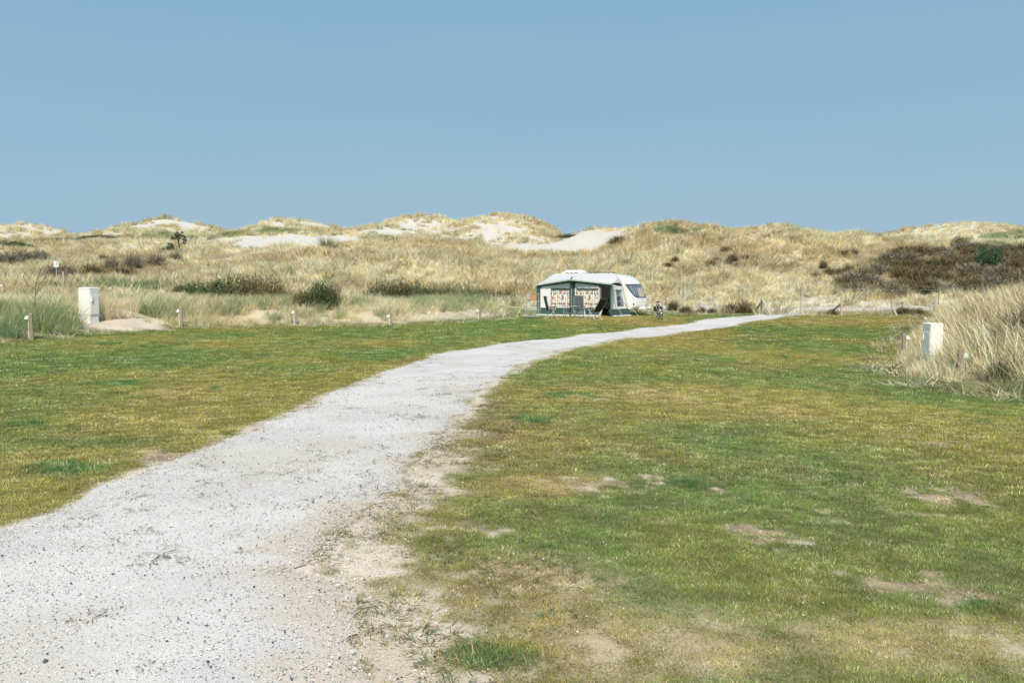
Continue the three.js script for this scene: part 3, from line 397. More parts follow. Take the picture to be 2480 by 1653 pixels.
  const dotP = [[20.82, -97.28], [20.60, -93.42], [18.61, -88.64], [17.70, -86.51], [19.59, -87.92], [20.09, -86.86], [20.20, -89.00], [21.25, -88.64], [24.72, -87.21], [14.74, -87.93], [13.90, -86.17], [31.38, -91.91], [32.74, -93.02], [26.24, -84.09], [27.82, -85.11], [28.73, -85.11], [28.05, -87.56], [25.15, -79.47], [29.80, -86.15]];
  const nth = ['leftmost', 'second from left', 'third from left', 'fourth from left', 'fifth from left', 'sixth from left', 'seventh from left', 'eighth from left', 'ninth from left', 'tenth from left', 'eleventh from left', 'twelfth from left', 'thirteenth from left', 'fourteenth from left', 'fifteenth from left', 'sixteenth from left', 'seventeenth from left', 'eighteenth from left', 'nineteenth from left', 'twentieth from left', 'twenty-first from left', 'twenty-second from left', 'twenty-third from left', 'twenty-fourth from left', 'twenty-fifth from left', 'twenty-sixth from left', 'twenty-seventh from left', 'twenty-eighth from left', 'twenty-ninth from left', 'thirtieth from left'];
  dotP.sort((a, b) => a[0] / -a[1] - b[0] / -b[1]).forEach(([x, z], i) => bush('slope_shrub', `small dark shrub in the pale grass of the right slope, ${nth[i]}`, 'shrub', 'small shrubs in the pale slope grass', x, z, .55 + .4 * rnd(), .55 + .3 * rnd(), .55, bareV[i % 4], TW.brown, null, null, i * 1.3));
  const thick = [[39.14, -93.02], [40.65, -76.06], [46.93, -93.75], [40.65, -90.06], [29.29, -76.64], [48.42, -95.26], [33.18, -82.42], [37.29, -75.44], [52.72, -100.36], [37.40, -80.13], [41.18, -92.64], [41.85, -95.67], [40.12, -74.54], [43.52, -81.77], [38.68, -86.85], [40.22, -86.50], [52.50, -102.81], [33.58, -84.77], [38.75, -88.62], [52.26, -94.88], [42.86, -90.79], [32.93, -79.80], [40.65, -81.11], [34.40, -88.98], [38.56, -72.76], [36.45, -73.63], [32.16, -75.72], [36.18, -76.97], [36.78, -92.27], [44.56, -88.26], [47.01, -85.82], [46.79, -97.19], [29.28, -75.11], [43.67, -86.86], [46.19, -84.11], [33.80, -87.20], [43.34, -84.11], [42.19, -79.50], [39.34, -77.60], [49.30, -102.81], [52.08, -98.37], [39.14, -82.76], [42.76, -88.98], [36.94, -84.44], [39.50, -85.12], [41.85, -83.43], [45.53, -90.06], [29.81, -82.75], [33.20, -77.27], [51.09, -101.58], [50.08, -95.26], [31.37, -78.20], [34.32, -75.73], [35.19, -79.81], [42.75, -97.21], [43.82, -79.82], [30.94, -76.64], [46.63, -87.91], [40.59, -88.27], [46.72, -99.56], [36.41, -89.70], [52.40, -96.80], [37.70, -78.22], [35.04, -82.75], [36.94, -87.55], [46.67, -91.15], [31.81, -84.77], [45.30, -96.42], [26.64, -76.02], [29.37, -79.16], [50.07, -92.25], [37.84, -93.77], [40.97, -77.92], [48.57, -92.62], [34.08, -81.10], [26.51, -77.57], [42.96, -77.92], [48.15, -90.42], [35.76, -75.13], [47.78, -102.81], [48.65, -88.62], [28.53, -80.77], [50.94, -103.22], [35.38, -86.50]];
  const rows3 = [[], [], []]; thick.sort((a, b) => a[1] - b[1]).forEach((q, k) => rows3[Math.min(2, Math.floor(k * 3 / thick.length))].push(q));
  rows3.forEach((row, j) => row.sort((a, b) => a[0] / -a[1] - b[0] / -b[1]).forEach(([x, z], i) => { const k = Math.floor(rnd() * 4), leafy = rnd() < .3; bush('thicket_shrub', `${['dark brown', 'brown', 'reddish brown', 'grey brown'][k]} shrub in the ${['top', 'middle', 'bottom'][j]} row of the right thicket, ${nth[i]}`, 'shrub', 'shrubs of the brown thicket', x, z, 1.5 + .7 * rnd(), .75 + .5 * rnd(), 1.2 + .5 * rnd(), bareV[(i + j) % 4], [TW.brown, TW.brown, TW.reddish, TW.grey][k], leafy ? sparseLf[i % 2] : null, LF.olive, i * 1.9 + j); }));
  bush('green_shrub', 'bright green shrub standing out of the brown thicket', 'shrub', null, 42.41, -86.51, 1.6, 1.9, 1.3, leafyTw[1], TW.green, leafyLf[2], LF.conifer, 1);
  bush('crest_shrub', 'dark evergreen shrub at the top edge of the thicket', 'shrub', null, 51.64, -112.27, 1.5, 1.7, 1.2, leafyTw[1], TW.brown, sparseLf[0], LF.olive, 2);
  bush('mound_heather', 'dark twiggy heather on the flank of the white sand mound', 'shrub', null, 11.42, -103.68, 2.2, .9, 1.2, bareV[1], TW.green, sparseLf[1], LF.olive, 2);
  [[-72.35, -149.11, 4.2, .7, 'long low dark heath strip on the far left slope'], [-65.79, -144.42, 4.2, .7, 'low dark heath strip left of the far dune dip'], [-66.82, -157.71, 4.5, .7, 'highest dark heath strip under the left skyline dip']].forEach(([x, z, rx, h, label], i) => bush('heath_shrub', label, 'shrub', 'low heath under the left skyline', x, z, rx, h, 2, bareV[i], TW.brown, sparseLf[i % 2], LF.olive, 0));
  bush('rim_brush', 'thin dark brush along the left rim of the white sand mound', 'shrub', null, 7.23, -123.63, 2.6, .55, .8, bareV[2], TW.brown, null, null, .15);
  // dark twigs in the hummock at the right edge
  [[16.13, -32.94, 1.3, 1.15, 'dark bare shrub growing out of the grassy hummock'], [12.17, -23.25, 1.1, 1.1, 'bare shrub at the right edge among the hummock grass'], [10.72, -21.17, .5, .5, 'small dark twiggy shrub in front of the hummock'], [23.17, -53.64, .7, .5, 'dark twigs at the far end of the hummock']].forEach(([x, z, rx, h, label], i) => bush('hummock_shrub', label, 'shrub', 'bare shrubs in the hummock', x, z, rx, h, rx * .8, bareV[i % 4], TW.brown, null, null, i));
  // dry brush along the foot of the fence
  [[11.44, -63.71, .7, .55, 'dry brush by the drawbar side fence post'], [12.47, -63.71, .6, .5, 'dry brush between the two left fence posts'], [14.37, -63.71, .8, .8, 'dark brush right of the second pale post'], [15.32, -63.71, 1.0, 1.0, 'largest dark brush, left of the braced post'], [13.15, -63.71, .6, .4, 'low brush left of the second pale post'], [20.35, -61.70, .7, .45, 'low brush under the leaning left brace'], [25.34, -62.70, .9, .6, 'dry brush right of the last braced post'], [25.86, -61.70, .8, .6, 'dry brush near the far end of the fence'], [10.83, -65.26, .8, .7, 'twiggy brush behind the bicycle']].forEach(([x, z, rx, h, label], i) => bush('fence_brush', label, 'shrub', 'brush along the fence', x, z, rx, h, rx * .8, bareV[(i + 1) % 4], i % 2 ? TW.brown : TW.green, null, null, i));
}
{ // small pine on the left slope
  const [x, z] = [-40.94, -119.64], o = thing('pine_tree', 'small dark pine leaning alone on the left dune slope', 'tree', x, H(x, z) - .1, z); o.scale.setScalar(1.4);
  part('trunk', [tube([[0, 0, 0], [.03, .6, 0], [.0, 1.1, .02], [-.15, 1.7, 0]], .05, 10), tube([[0, .15, 0], [-.4, .3, 0], [-.85, .5, .1]], .035, 8), tube([[0, .7, 0], [.35, .95, .1], [.5, 1.3, 0]], .025, 8), tube([[0, .9, 0], [-.35, 1.15, 0], [-.6, 1.35, .1]], .025, 8), tube([[0, .05, 0], [-.7, .12, .1], [-1.35, .3, 0]], .03, 8)], mat(.05, .035, .025, .9), o);
  const r = rng(66), gs = [], spots = [[-.1, 1.75], [.0, 1.55], [-.25, 1.6], [.3, 1.75], [.35, 1.45], [.55, 1.35], [-.45, 1.35], [-.6, 1.25], [-.1, 1.35], [.1, 1.3], [-.3, 1.2], [.42, 1.15], [.6, 1.05], [-.85, .75], [-.7, .55], [-.95, .5], [-.55, .6], [-.8, .38], [-.5, .4], [-1.05, .35], [-1.4, .3], [-1.6, .12], [-.2, .18], [.3, .15], [-.05, 1.1], [-.2, 1.45], [.15, 1.55], [-.65, .75], [.5, .85]];
  const p = [], ix = [];
  for (const [sx, sy] of spots) for (let k = 0; k < 46; k++) { const a = r() * 6.28, e = r() * 1.5, L = .2 + .1 * r(), b = p.length / 3, ox = sx + (r() - .5) * .12, oy = sy + (r() - .5) * .12 + .12, oz = (r() - .5) * .5, dx = Math.cos(a) * Math.sin(e) * L, dy = Math.cos(e) * L, dz = Math.sin(a) * Math.sin(e) * L, w = .014; p.push(ox - w, oy, oz, ox + w, oy, oz + w, ox + dx, oy + dy, oz + dz); ix.push(b, b + 1, b + 2); }
  const g = new THREE.BufferGeometry(); g.setAttribute('position', new THREE.Float32BufferAttribute(p, 3)); g.setIndex(ix); g.computeVertexNormals();
  part('crown', g, mat(.022, .05, .04, .8, { side: THREE.DoubleSide }), o);
}
{ // single marram clumps that stand out, and the tall straw by the cabinet
  const big = tuftGeo({ seed: 801, blades: 230, height: 1.15, spread: .3, lean: .5, curl: .8, width: .011, segs: 5, wind: .04, vary: .3 }), big2 = tuftGeo({ seed: 802, blades: 210, height: 1.0, spread: .34, lean: .6, curl: 1.0, width: .011, segs: 5, wind: .08, vary: .3 });
  const reed = tuftGeo({ seed: 803, blades: 60, height: 1.25, spread: .14, lean: .2, curl: .25, width: .014, segs: 4, wind: .02, vary: .18 });
  const cl = [[-16.71, -32.14, 1.15, 0, 'blue green marram clump at the left edge beside the nearest lamp post'], [-16.72, -34.28, 1.35, 0, 'tallest blue green marram clump right behind the nearest left lamp post'], [-17.44, -34.70, 1.0, 1, 'marram clump between the nearest lamp post and the left edge'], [-16.04, -34.54, 1.0, 1, 'yellow green marram clump left of the grey cabinet'], [-16.56, -36.40, 1.15, 0, 'marram clump against the left side of the grey cabinet'], [-15.60, -41.88, 1.0, 0, 'green marram clump left of the second lamp post'], [-14.89, -42.55, 1.05, 1, 'green marram clump leaning over the second lamp post'], [-16.13, -41.89, .8, 1, 'pale green clump between the tall straw and the second lamp post'], [-12.95, -43.76, .8, 0, 'green clump right of the second lamp post'], [-10.80, -44.10, .7, 1, 'small green clump left of the third lamp post'], [-20.01, -104.90, 1.6, 0, 'dark green clump on the white sand, leftmost of the pair'], [-18.58, -102.41, 1.4, 1, 'dark green clump on the white sand, rightmost of the pair']];
  cl.forEach(([x, z, s, k, label], i) => { const o = thing('marram_clump', label, 'grass', x, H(x, z) - .03, z, i * 1.3, 'single green marram clumps'); part('blades', k ? big2 : big, vcol(...(i > 9 ? [.1, .17, .07] : i % 3 === 1 ? [.28, .35, .15] : [.19, .3, .14]), { transmission: .3, thickness: 0 }), o).scale.setScalar(s); });
  const st = [[-16.42, -38.81, 1.0, 'leftmost stand of tall straw right of the grey cabinet'], [-16.29, -38.96, 1.15, 'second stand of tall straw right of the grey cabinet'], [-16.29, -39.43, 1.1, 'third stand of tall straw right of the grey cabinet'], [-16.12, -39.59, .95, 'fourth stand of tall straw right of the grey cabinet'], [-16.01, -39.91, .8, 'short stand of straw behind the sand heap'], [-15.85, -40.56, 1.0, 'lone fan of straw stalks on the right of the sand heap']];
  st.forEach(([x, z, s, label], i) => { const o = thing('straw_stand', label, 'grass', x, H(x, z) - .03, z, i * 1.1, 'tall straw beside the cabinet'); part('stalks', reed, vcol(.72, .63, .43, { transmission: .3, thickness: 0 }), o).scale.setScalar(s); });
  const [x, z] = [-17.88, -36.27], o = thing('dead_sapling', 'thin dead sapling rising above the bank grass left of the sign', 'sapling', x, H(x, z), z), bm = mat(.09, .075, .06, .9);
  part('stem', tube([[0, 0, 0], [.05, .7, 0], [.12, 1.3, 0], [.32, 1.85, 0]], .012, 16, 5), bm, o);
  const r = rng(4); for (let k = 0; k < 9; k++) { const t = .45 + k * .14, s = k % 2 ? 1 : -1, L = .35 + .3 * r(); part('twig', tube([[.1 * t, t, 0], [.1 * t + s * L * .5, t + L * .5, (r() - .5) * .3], [.1 * t + s * L * .8, t + L, (r() - .5) * .5]], .007, 8, 4), bm, o); }
  const [x2, z2] = [8.39, -29.88], w = thing('lawn_weed', 'lone pale green weed standing in the right lawn', 'weed', x2, H(x2, z2), z2); part('leaves', tuftGeo({ seed: 805, blades: 34, height: .2, spread: .09, lean: .6, curl: .5, width: .03, segs: 3 }), vcol(.22, .33, .16), w);
}
// ---------------------------------------------------------------- posts, fences, cabinets, sign
function woodTex(seed, base, dark) { const r = rng(seed); const n = 128, lines = Array.from({ length: n }, () => r()); return noiseTex(n, (i, j) => { const q = tnoise(i / 3 + tnoise(i / 16, j / 40, 8), j / 30, 32), l = lines[i], v = q * .6 + l * .4; return mix3(dark, base, v); }, false); }
const greyWood = new THREE.MeshStandardMaterial({ map: woodTex(1, [.42, .36, .29], [.2, .16, .125]), roughness: .9 });
const paleWood = new THREE.MeshStandardMaterial({ map: woodTex(2, [.62, .57, .5], [.38, .33, .27]), roughness: .9 });
const darkWood = new THREE.MeshStandardMaterial({ map: woodTex(3, [.34, .3, .22], [.16, .135, .1]), roughness: .9 });
const whitePlastic = mat(.8, .8, .78, .4), wireMat = mat(.5, .5, .48, .45, { metalness: .6 });
{
  const post = new RoundedBoxGeometry(.12, 1.1, .12, 2, .012); post.translate(0, .3, 0);
  const cap = new THREE.ConeGeometry(.082, .05, 4); cap.rotateY(Math.PI / 4); cap.translate(0, .875, 0);
  const hs = new THREE.Shape(); hs.moveTo(0, 0); hs.lineTo(.02, .11); hs.quadraticCurveTo(.1, .12, .14, .0); hs.lineTo(.0, -.01); const hood = new THREE.ExtrudeGeometry(hs, { depth: .09, bevelEnabled: true, bevelSize: .006, bevelThickness: .006, bevelSegments: 1 }); hood.translate(.055, .68, -.045);
  const lens = box(.07, .03, .07, .12, .665, 0, .008), lensM = mat(.6, .6, .56, .35), conduit = box(.03, .62, .025, .073, .3, 0);
  const bol = [ // ground point, visible height, turn, lean, label
    [-16.07, -32.40, .9, 195, -.02, 'nearest left lamp post, at the corner of the lawn'], [-14.01, -41.03, .88, 190, 0, 'second left lamp post, beside two green marram clumps'], [-9.72, -43.57, .75, 190, 0, 'third left lamp post, on the sandy bank face'], [-5.61, -44.81, .58, 190, .02, 'fourth left lamp post, half sunk, beside a bare sandy cutting'], [-1.70, -51.33, .68, 200, 0, 'left lamp post nearest the tent, leaning towards the lawn'],
    [-33.80, -64.54, .88, 195, 0, 'far left lamp post on the sand behind the bank'], [-26.37, -64.02, .8, 195, 0, 'far lamp post behind the tall straw and the grey cabinet'], [-12.79, -45.02, .3, 190, 0, 'lamp post of which only the white hood shows above the bank grass'],
    [10.43, -22.49, .62, -12, 0, 'nearest right lamp post, weathered, in front of the white cabinet'], [12.87, -31.73, .72, -12, .03, 'right lamp post among twigs left of the white cabinet'], [21.00, -49.51, .5, -15, 0, 'far right lamp post peeking over the white cabinet'],
  ];
  for (const [x, z, h, turn, lean, label] of bol) {
    const o = thing('lamp_post', label, 'lamp post', x, H(x, z) - (.9 - h), z, R(turn), 'short wooden lamp posts round the lawn'); o.rotation.z = lean;
    part('post', [post, cap], greyWood, o); const hd = part('lamp_hood', hood, whitePlastic, o); part('lens', lens, lensM, hd); part('conduit', conduit, whitePlastic, o);
  }
}
function cabinet(label, x, z, turn, sink) {
  const o = thing('utility_cabinet', label, 'cabinet', x, H(x, z) - sink, z, turn, 'utility cabinets');
  const W = .5, body = mat(.82, .825, .81, .45), seam = mat(.4, .42, .41, .6);
  part('plinth', box(W - .03, .34, W - .03, 0, .17, 0, .01), body, o); part('housing', box(W, .84, W, 0, .765, 0, .012), body, o); part('joint', box(W - .014, .012, W - .014, 0, .343, 0), seam, o);
  const rs = new THREE.Shape(); rs.moveTo(-W / 2 - .004, 0); rs.lineTo(W / 2 + .004, 0); rs.lineTo(W / 2 + .004, .03); rs.quadraticCurveTo(0, .085, -W / 2 - .004, .03); const lid = new THREE.ExtrudeGeometry(rs, { depth: W + .008, bevelEnabled: true, bevelSize: .005, bevelThickness: .005, bevelSegments: 1 }); lid.translate(0, 1.187, -W / 2 - .004); part('lid', lid, body, o);
  const d = part('door', box(.012, .8, W - .05, W / 2 + .004, .77, 0, .004), body, o); for (let k = 0; k < 17; k++) part('rib', box(.008, .62, .012, W / 2 + .0135, .69, -.195 + k * .0244), body, d);
  const hnd = part('handle', [box(.045, .16, .045, W / 2 + .03, .86, .17, .008)], mat(.85, .85, .83, .35), o); part('lock', bar([W / 2 + .05, .9, .17], [W / 2 + .058, .9, .17], .012, 10), mat(.2, .2, .2, .4), hnd);
  return o;
}
cabinet('grey white cabinet with a ribbed door and handle, on the left bank by tall straw', -16.59, -38.04, R(-16.4), .15).scale.set(1.06, 1.2, 1.06);
cabinet('plain white cabinet in front of the grassy hummock on the right', 11.15, -25.66, R(189.4), .06).scale.set(.72, .96, .72);
{ // front fence with pale posts and braces
  const o = thing('post_fence', 'row of pale round fence posts with slanting braces at the end of the path', 'fence', 0, 0, 0); const c0 = [18.38, -61.70]; o.position.set(c0[0], H(...c0), c0[1]);
  const at = (x, z, y) => [x - o.position.x, H(x, z) + y - o.position.y, z - o.position.z];
  const posts = [[11.43, -64.74, 1.0], [13.96, -63.71, 1.0], [16.24, -63.20, 1.05], [18.63, -62.44, 1.1], [20.46, -60.24, 1.12], [24.16, -61.70, 1.0], [27.37, -62.70, 1.0]];
  posts.forEach(([x, z, h], i) => part('post', bar(at(x, z, -.25), [at(x, z, 0)[0] + (i % 3 - 1) * .02, at(x, z, h)[1], at(x, z, 0)[2]], .075, 10, .07), paleWood, o));
  const br = [[16.27, -63.20, .95, 16.19, -60.48], [16.25, -63.45, .65, 16.14, -64.74], [20.65, -60.96, .7, 20.36, -62.70], [24.40, -62.20, .5, 23.68, -59.52]];
  br.forEach(([x, z, h, x2, z2]) => part('brace', bar(at(x2, z2, -.1), at(x, z, h), .06, 8), paleWood, o));
  for (let i = 0; i < posts.length - 1; i++) if (i !== 2) for (const h of [.85, .45]) { const a = at(posts[i][0], posts[i][1], h), b = at(posts[i + 1][0], posts[i + 1][1], h); part('wire', tube([a, [(a[0] + b[0]) / 2, (a[1] + b[1]) / 2 - .05, (a[2] + b[2]) / 2], b], .004, 8, 4), wireMat, o); }
}
function wireFence(label, posts, m, wires, r = .05) {
  const [x0, z0] = posts[0], o = thing('wire_fence', label, 'fence', x0, H(x0, z0), z0), top = [];
  posts.forEach(([x, z, h, mm]) => { const y = H(x, z) - o.position.y, X = x - x0, Z = z - z0; part('post', bar([X, y - .25, Z], [X + .02 * Math.sin(x * 9), y + h, Z], r, 8, r * .92), mm || m, o); top.push([X, y + h - .06, Z]); });
  if (wires) for (let i = 0; i < top.length - 1; i++) for (const d of wires) { const a = [...top[i]], b = [...top[i + 1]]; a[1] -= d; b[1] -= d; part('wire', tube([a, [(a[0] + b[0]) / 2, (a[1] + b[1]) / 2 - .06, (a[2] + b[2]) / 2], b], .007, 8, 4), wireMat, o); }
  return o;
}
wireFence('dark fence posts with a taut top wire below the right slope', [[12.57, -73.02, 1.0], [17.21, -73.61, .85], [21.88, -73.61, .95], [26.61, -73.02, 1.0], [30.94, -70.43, 1.1], [23.74, -46.13, 1.3]], darkWood, [0]);
wireFence('dark fence posts in the straw grass behind the hedge', [[-23.89, -78.53, .95], [-16.59, -73.64, 1.1], [-10.35, -74.23, 1.15], [-7.22, -74.23, 1.1], [-3.30, -73.93, 1.1], [0.31, -73.92, 1.2]], darkWood, [.02], .055);
wireFence('short leaning fence posts on the far left below the heath', [[-39.05, -74.85, 1.1], [-35.82, -74.55, 1.1], [-35.00, -76.37, 1.2, darkWood], [-33.04, -74.55, 1.05], [-32.41, -76.67, .9], [-31.83, -81.09, .8, darkWood], [-29.89, -82.40, 1.0, darkWood], [-27.30, -80.44, .9, darkWood]], greyWood, [.02], .06);
[[-32.69, -70.77, 1.35, 'thick pale post standing just right of the square sign'], [-9.90, -65.56, 1.15, 'pale post standing in the gap between the two dark hedges'], [-4.59, -71.02, .8, 'short pale post at the right end of the blossoming hedge']].forEach(([x, z, h, label]) => { const o = thing('single_post', label, 'post', x, H(x, z), z, 0, 'single pale posts'); part('post', bar([0, -.2, 0], [.02, h, 0], .085, 10, .08), paleWood, o); part('post_top', bar([.02, h, 0], [.02, h + .02, 0], .078, 10, .06), paleWood, o); });
{
  const [x, z] = [-34.94, -74.55], o = thing('information_sign', 'small square grey white sign on a thin metal pole, far left', 'sign', x, H(x, z), z, .2);
  part('pole', bar([0, -.2, 0], [0, 1.9, 0], .035, 8), mat(.55, .57, .58, .4, { metalness: .5 }), o);
  part('sign_panel', box(.36, .46, .03, 0, 1.66, .05, .01), mat(.68, .71, .72, .5), o); part('sign_print', [box(.05, .2, .004, .05, 1.72, .068), box(.16, .012, .004, 0, 1.55, .068)], mat(.22, .26, .28, .6), o); part('bracket', box(.1, .04, .06, 0, 1.7, .01), mat(.5, .5, .5, .5), o);
}
// ---------------------------------------------------------------- caravan
const CX0 = [5.91, -57.64], CY0 = H(...CX0), CT = R(-31);
{
  const o = thing('caravan', 'white touring caravan with a sloping nose window behind the awning tent', 'caravan', CX0[0], CY0, CX0[1], CT);
  const zc = -3.67, HW = 1.1, XR = -5.55;
  const prof = [.42, .36, .55, .47, .8, .5, 1.0, .45, 1.2, .36, 1.5, .22, 1.8, .09, 2.0, -.02, 2.2, -.18, 2.36, -.4, 2.48, -.72, 2.56, -1.05, 2.6, -1.5, 2.62, -2.1];
  const Xf = y => spline(prof, y), inset = y => y < 2.36 ? 0 : .26 * (1 - Math.sqrt(Math.max(0, 1 - ((y - 2.36) / .27) ** 2))), DN = .42, NN = 2.5;
  const front = (y, f, out = 0) => { const c = Math.cos(f), s = Math.sin(f), hw = HW - inset(y) + out, uu = Math.sign(s) * Math.abs(s) ** (2 / NN); return [Xf(y) - DN * (1 - Math.max(0, c) ** (2 / NN)) + out * Math.max(.3, c), y, zc + hw * uu]; };
  const ring = y => { const q = [], hw = HW - inset(y), xr = XR + inset(y) * .8 + (y < .6 ? (.6 - y) * .3 : 0); for (let k = 0; k <= 36; k++) q.push(front(y, Math.PI / 2 - k / 36 * Math.PI)); for (let k = 0; k <= 8; k++) { const a = k / 8 * Math.PI / 2; q.push([xr + .18 * (1 - Math.sin(a)), y, zc - hw + .18 * (1 - Math.cos(a))]); } for (let k = 0; k <= 8; k++) { const a = k / 8 * Math.PI / 2; q.push([xr + .18 * (1 - Math.cos(a)), y, zc + hw - .18 * (1 - Math.sin(a))]); } q.push(q[0]); return q; };
  const ys = [.42, .5, .6, .75, .9, 1.05, 1.2, 1.4, 1.6, 1.8, 2, 2.15, 2.28, 2.36, 2.42, 2.48, 2.53, 2.57, 2.6, 2.615], rings = ys.map(ring), n = rings[0].length, p = [], ix = [];
  rings.forEach(q => q.forEach(v => p.push(...v)));
  for (let j = 0; j < ys.length - 1; j++) for (let i = 0; i < n - 1; i++) { const a = j * n + i, b = a + 1, c = a + n, d = c + 1; ix.push(a, b, c, b, d, c); }
  for (const [j, y] of [[0, .42], [ys.length - 1, 2.625]]) { const m = p.length / 3; p.push(-3.5, y, zc); for (let i = 0; i < n - 1; i++) ix.push(m, j * n + i, j * n + i + 1); }
  const g = new THREE.BufferGeometry(); g.setAttribute('position', new THREE.Float32BufferAttribute(p, 3)); g.setIndex(ix); g.computeVertexNormals();
  const white = mat(.84, .84, .83, .3, { phys: true, clearcoat: .5, clearcoatRoughness: .15, side: THREE.DoubleSide }), grey = mat(.35, .36, .37, .5), black = mat(.02, .021, .022, .6), beige = mat(.42, .4, .35, .6);
  part('body', g, white, o);
  const fpatch = (y0, y1, w0, w1, out, nu = 20, nv = 10) => grid(nu, nv, (u, v) => { const y = lerp(y0, y1, v), w0v = typeof w0 === 'function' ? w0(v) : w0, w1v = typeof w1 === 'function' ? w1(v) : w1; return front(y, lerp(w0v, w1v, u), out); });
  const wn = v => 1.4 * (.42 + .58 * Math.min(1, Math.pow(Math.max(0, v), .6))), wf = v => -1.25 * (.5 + .5 * Math.min(1, Math.pow(Math.max(0, v), .45)));
  const fr = part('front_window', fpatch(1.1, 1.96, v => wf(v) - .05, v => wn(v) + .06, .012), mat(.05, .055, .065, .4), o);
  part('pane', fpatch(1.15, 1.9, v => wf(v) * .96, v => wn(v) * .95, .02), mat(.1, .12, .17, .12, { phys: true, clearcoat: 1 }), fr);
  part('curtain', fpatch(1.17, 1.72, v => lerp(-.25, -.5, v), v => lerp(.3, .18, v), .026), mat(.46, .38, .34, .6), fr);
  for (const [a, b] of [[.55, .75], [.7, .95], [-.45, -.7], [.35, .42]]) part('curtain_edge', fpatch(1.3, 1.85, v => lerp(a, b, v), v => lerp(a, b, v) + .035, .026, 2, 8), mat(.5, .53, .58, .5), fr);
  for (const y of [.98, .84]) part('panel_groove', fpatch(y, y + .014, -.9, .9, .006, 24, 1), grey, o);
  part('nose_handle', tube([front(1.02, .2, .01), front(1.05, .1, .04), front(1.02, 0, .01)], .01, 8, 5), grey, o);
  const vent = part('gas_vent', fpatch(.66, .78, 1.12, 1.3, .008, 4, 2), black, o); part('slat', fpatch(.715, .725, 1.12, 1.3, .012, 4, 1), grey, vent);
  part('sticker', fpatch(.46, .6, 1.1, 1.3, .007, 4, 2), mat(.5, .62, .52, .5), o);
  part('nameplate', [0, 1, 2, 3].map(k => fpatch(2.06, 2.12, .1 + k * .13, .19 + k * .13, .008, 3, 1)), mat(.6, .61, .62, .5), o);
  part('bumper', fpatch(.4, .5, -1.4, 1.4, .02, 20, 2), mat(.74, .74, .72, .4), o);
  part('roof_vent', [box(1.3, .16, .72, -4.3, 2.73, zc, .07), box(1.1, .1, .6, -4.3, 2.82, zc, .05)], white, o);
  for (const x of [-4.72, -4.4, -4.08]) part('vent_slot', box(.2, .035, .02, x, 2.675, zc + .362), black, o);
  part('roof_dome', new THREE.SphereGeometry(.16, 14, 8, 0, 6.283, 0, 1.57).translate(-5.1, 2.6, zc + .1), white, o); part('roof_aerial', bar([-3.35, 2.6, zc], [-3.35, 2.72, zc], .025, 8), white, o);
  const sp = part('solar_panel', box(1.55, .035, .9, -2.4, 2.7, zc, .01), mat(.03, .045, .085, .15), o); part('rack_foot', [[-3.05, .35], [-1.75, .35], [-3.05, -.35], [-1.75, -.35]].map(([x, z]) => box(.06, .1, .06, x, 2.63, zc + z)), black, sp);
  const door = part('door', box(.62, 1.75, .02, -.95 - .1, 1.25, zc + HW + .012, .02), beige, o); part('door_window', box(.34, .3, .012, -1.05, 1.75, zc + HW + .028, .01), black, door); part('handle', box(.09, .11, .03, -.82, 1.3, zc + HW + .035, .01), black, door); for (const y of [1.0, .8, .6, 1.12]) part('rail', box(.56, .03, .01, -1.05, y, zc + HW + .026), grey, door);
  const sw = part('side_window', box(1.1, .6, .02, -3.4, 1.6, zc + HW + .012, .02), black, o); part('side_stripe', box(4.4, .09, .012, -3.2, .95, zc + HW + .009), mat(.06, .08, .12, .4), o); sw.userData.label = 'dark side window inside the tent';
  part('chassis', [box(5.2, .1, .12, -2.9, .37, zc - .6), box(5.2, .1, .12, -2.9, .37, zc + .6), box(.1, .08, 1.6, -2.7, .36, zc)], black, o);
  for (const s of [-1, 1]) { const w = part('wheel', new THREE.TorusGeometry(.24, .085, 10, 24).translate(-2.7, .325, zc + s * .98), black, o); part('hub', new THREE.CylinderGeometry(.19, .19, .12, 18).rotateX(Math.PI / 2).translate(-2.7, .325, zc + s * .98), mat(.6, .6, .6, .35, { metalness: .7 }), w); }
  for (const [x, s] of [[-.35, -1], [-.35, 1], [-5.1, -1], [-5.1, 1]]) part('corner_steady', [bar([x, .42, zc + s * .75], [x + .1, .02, zc + s * .8], .025), box(.16, .02, .16, x + .1, .012, zc + s * .8)], grey, o);
  const db = part('drawbar', [beam([.3, .46, zc - .5], [1.45, .46, zc], .1, .08), beam([.3, .46, zc + .5], [1.45, .46, zc], .1, .08), box(.9, .08, .5, .75, .5, zc, .03)], mat(.72, .72, .71, .4), o); part('coupling', [box(.35, .1, .1, 1.6, .48, zc, .03), bar([1.5, .52, zc], [1.3, .72, zc], .02)], black, db); part('jockey_wheel', [bar([1.35, .12, zc + .1], [1.35, .85, zc + .1], .025), new THREE.TorusGeometry(.08, .035, 8, 16).translate(1.35, .115, zc + .1)], grey, db);
  part('carrier_frame', [tube([[.62, .5, zc + .34], [.85, 1.1, zc + .34], [.93, 1.2, zc + .28], [.95, 1.21, zc], [.93, 1.2, zc - .28], [.85, 1.1, zc - .34], [.62, .5, zc - .34]], .025, 36, 8), beam([.65, .52, zc + .34], [1.5, .52, zc + .34], .04, .04), beam([.65, .52, zc - .34], [1.5, .52, zc - .34], .04, .04)], mat(.72, .73, .73, .35), o);
  for (const s of [-1, 1]) part('marker_light', box(.05, .06, .1, .33, .5, zc + s * .75, .01), mat(.5, .06, .04, .3), o);
}
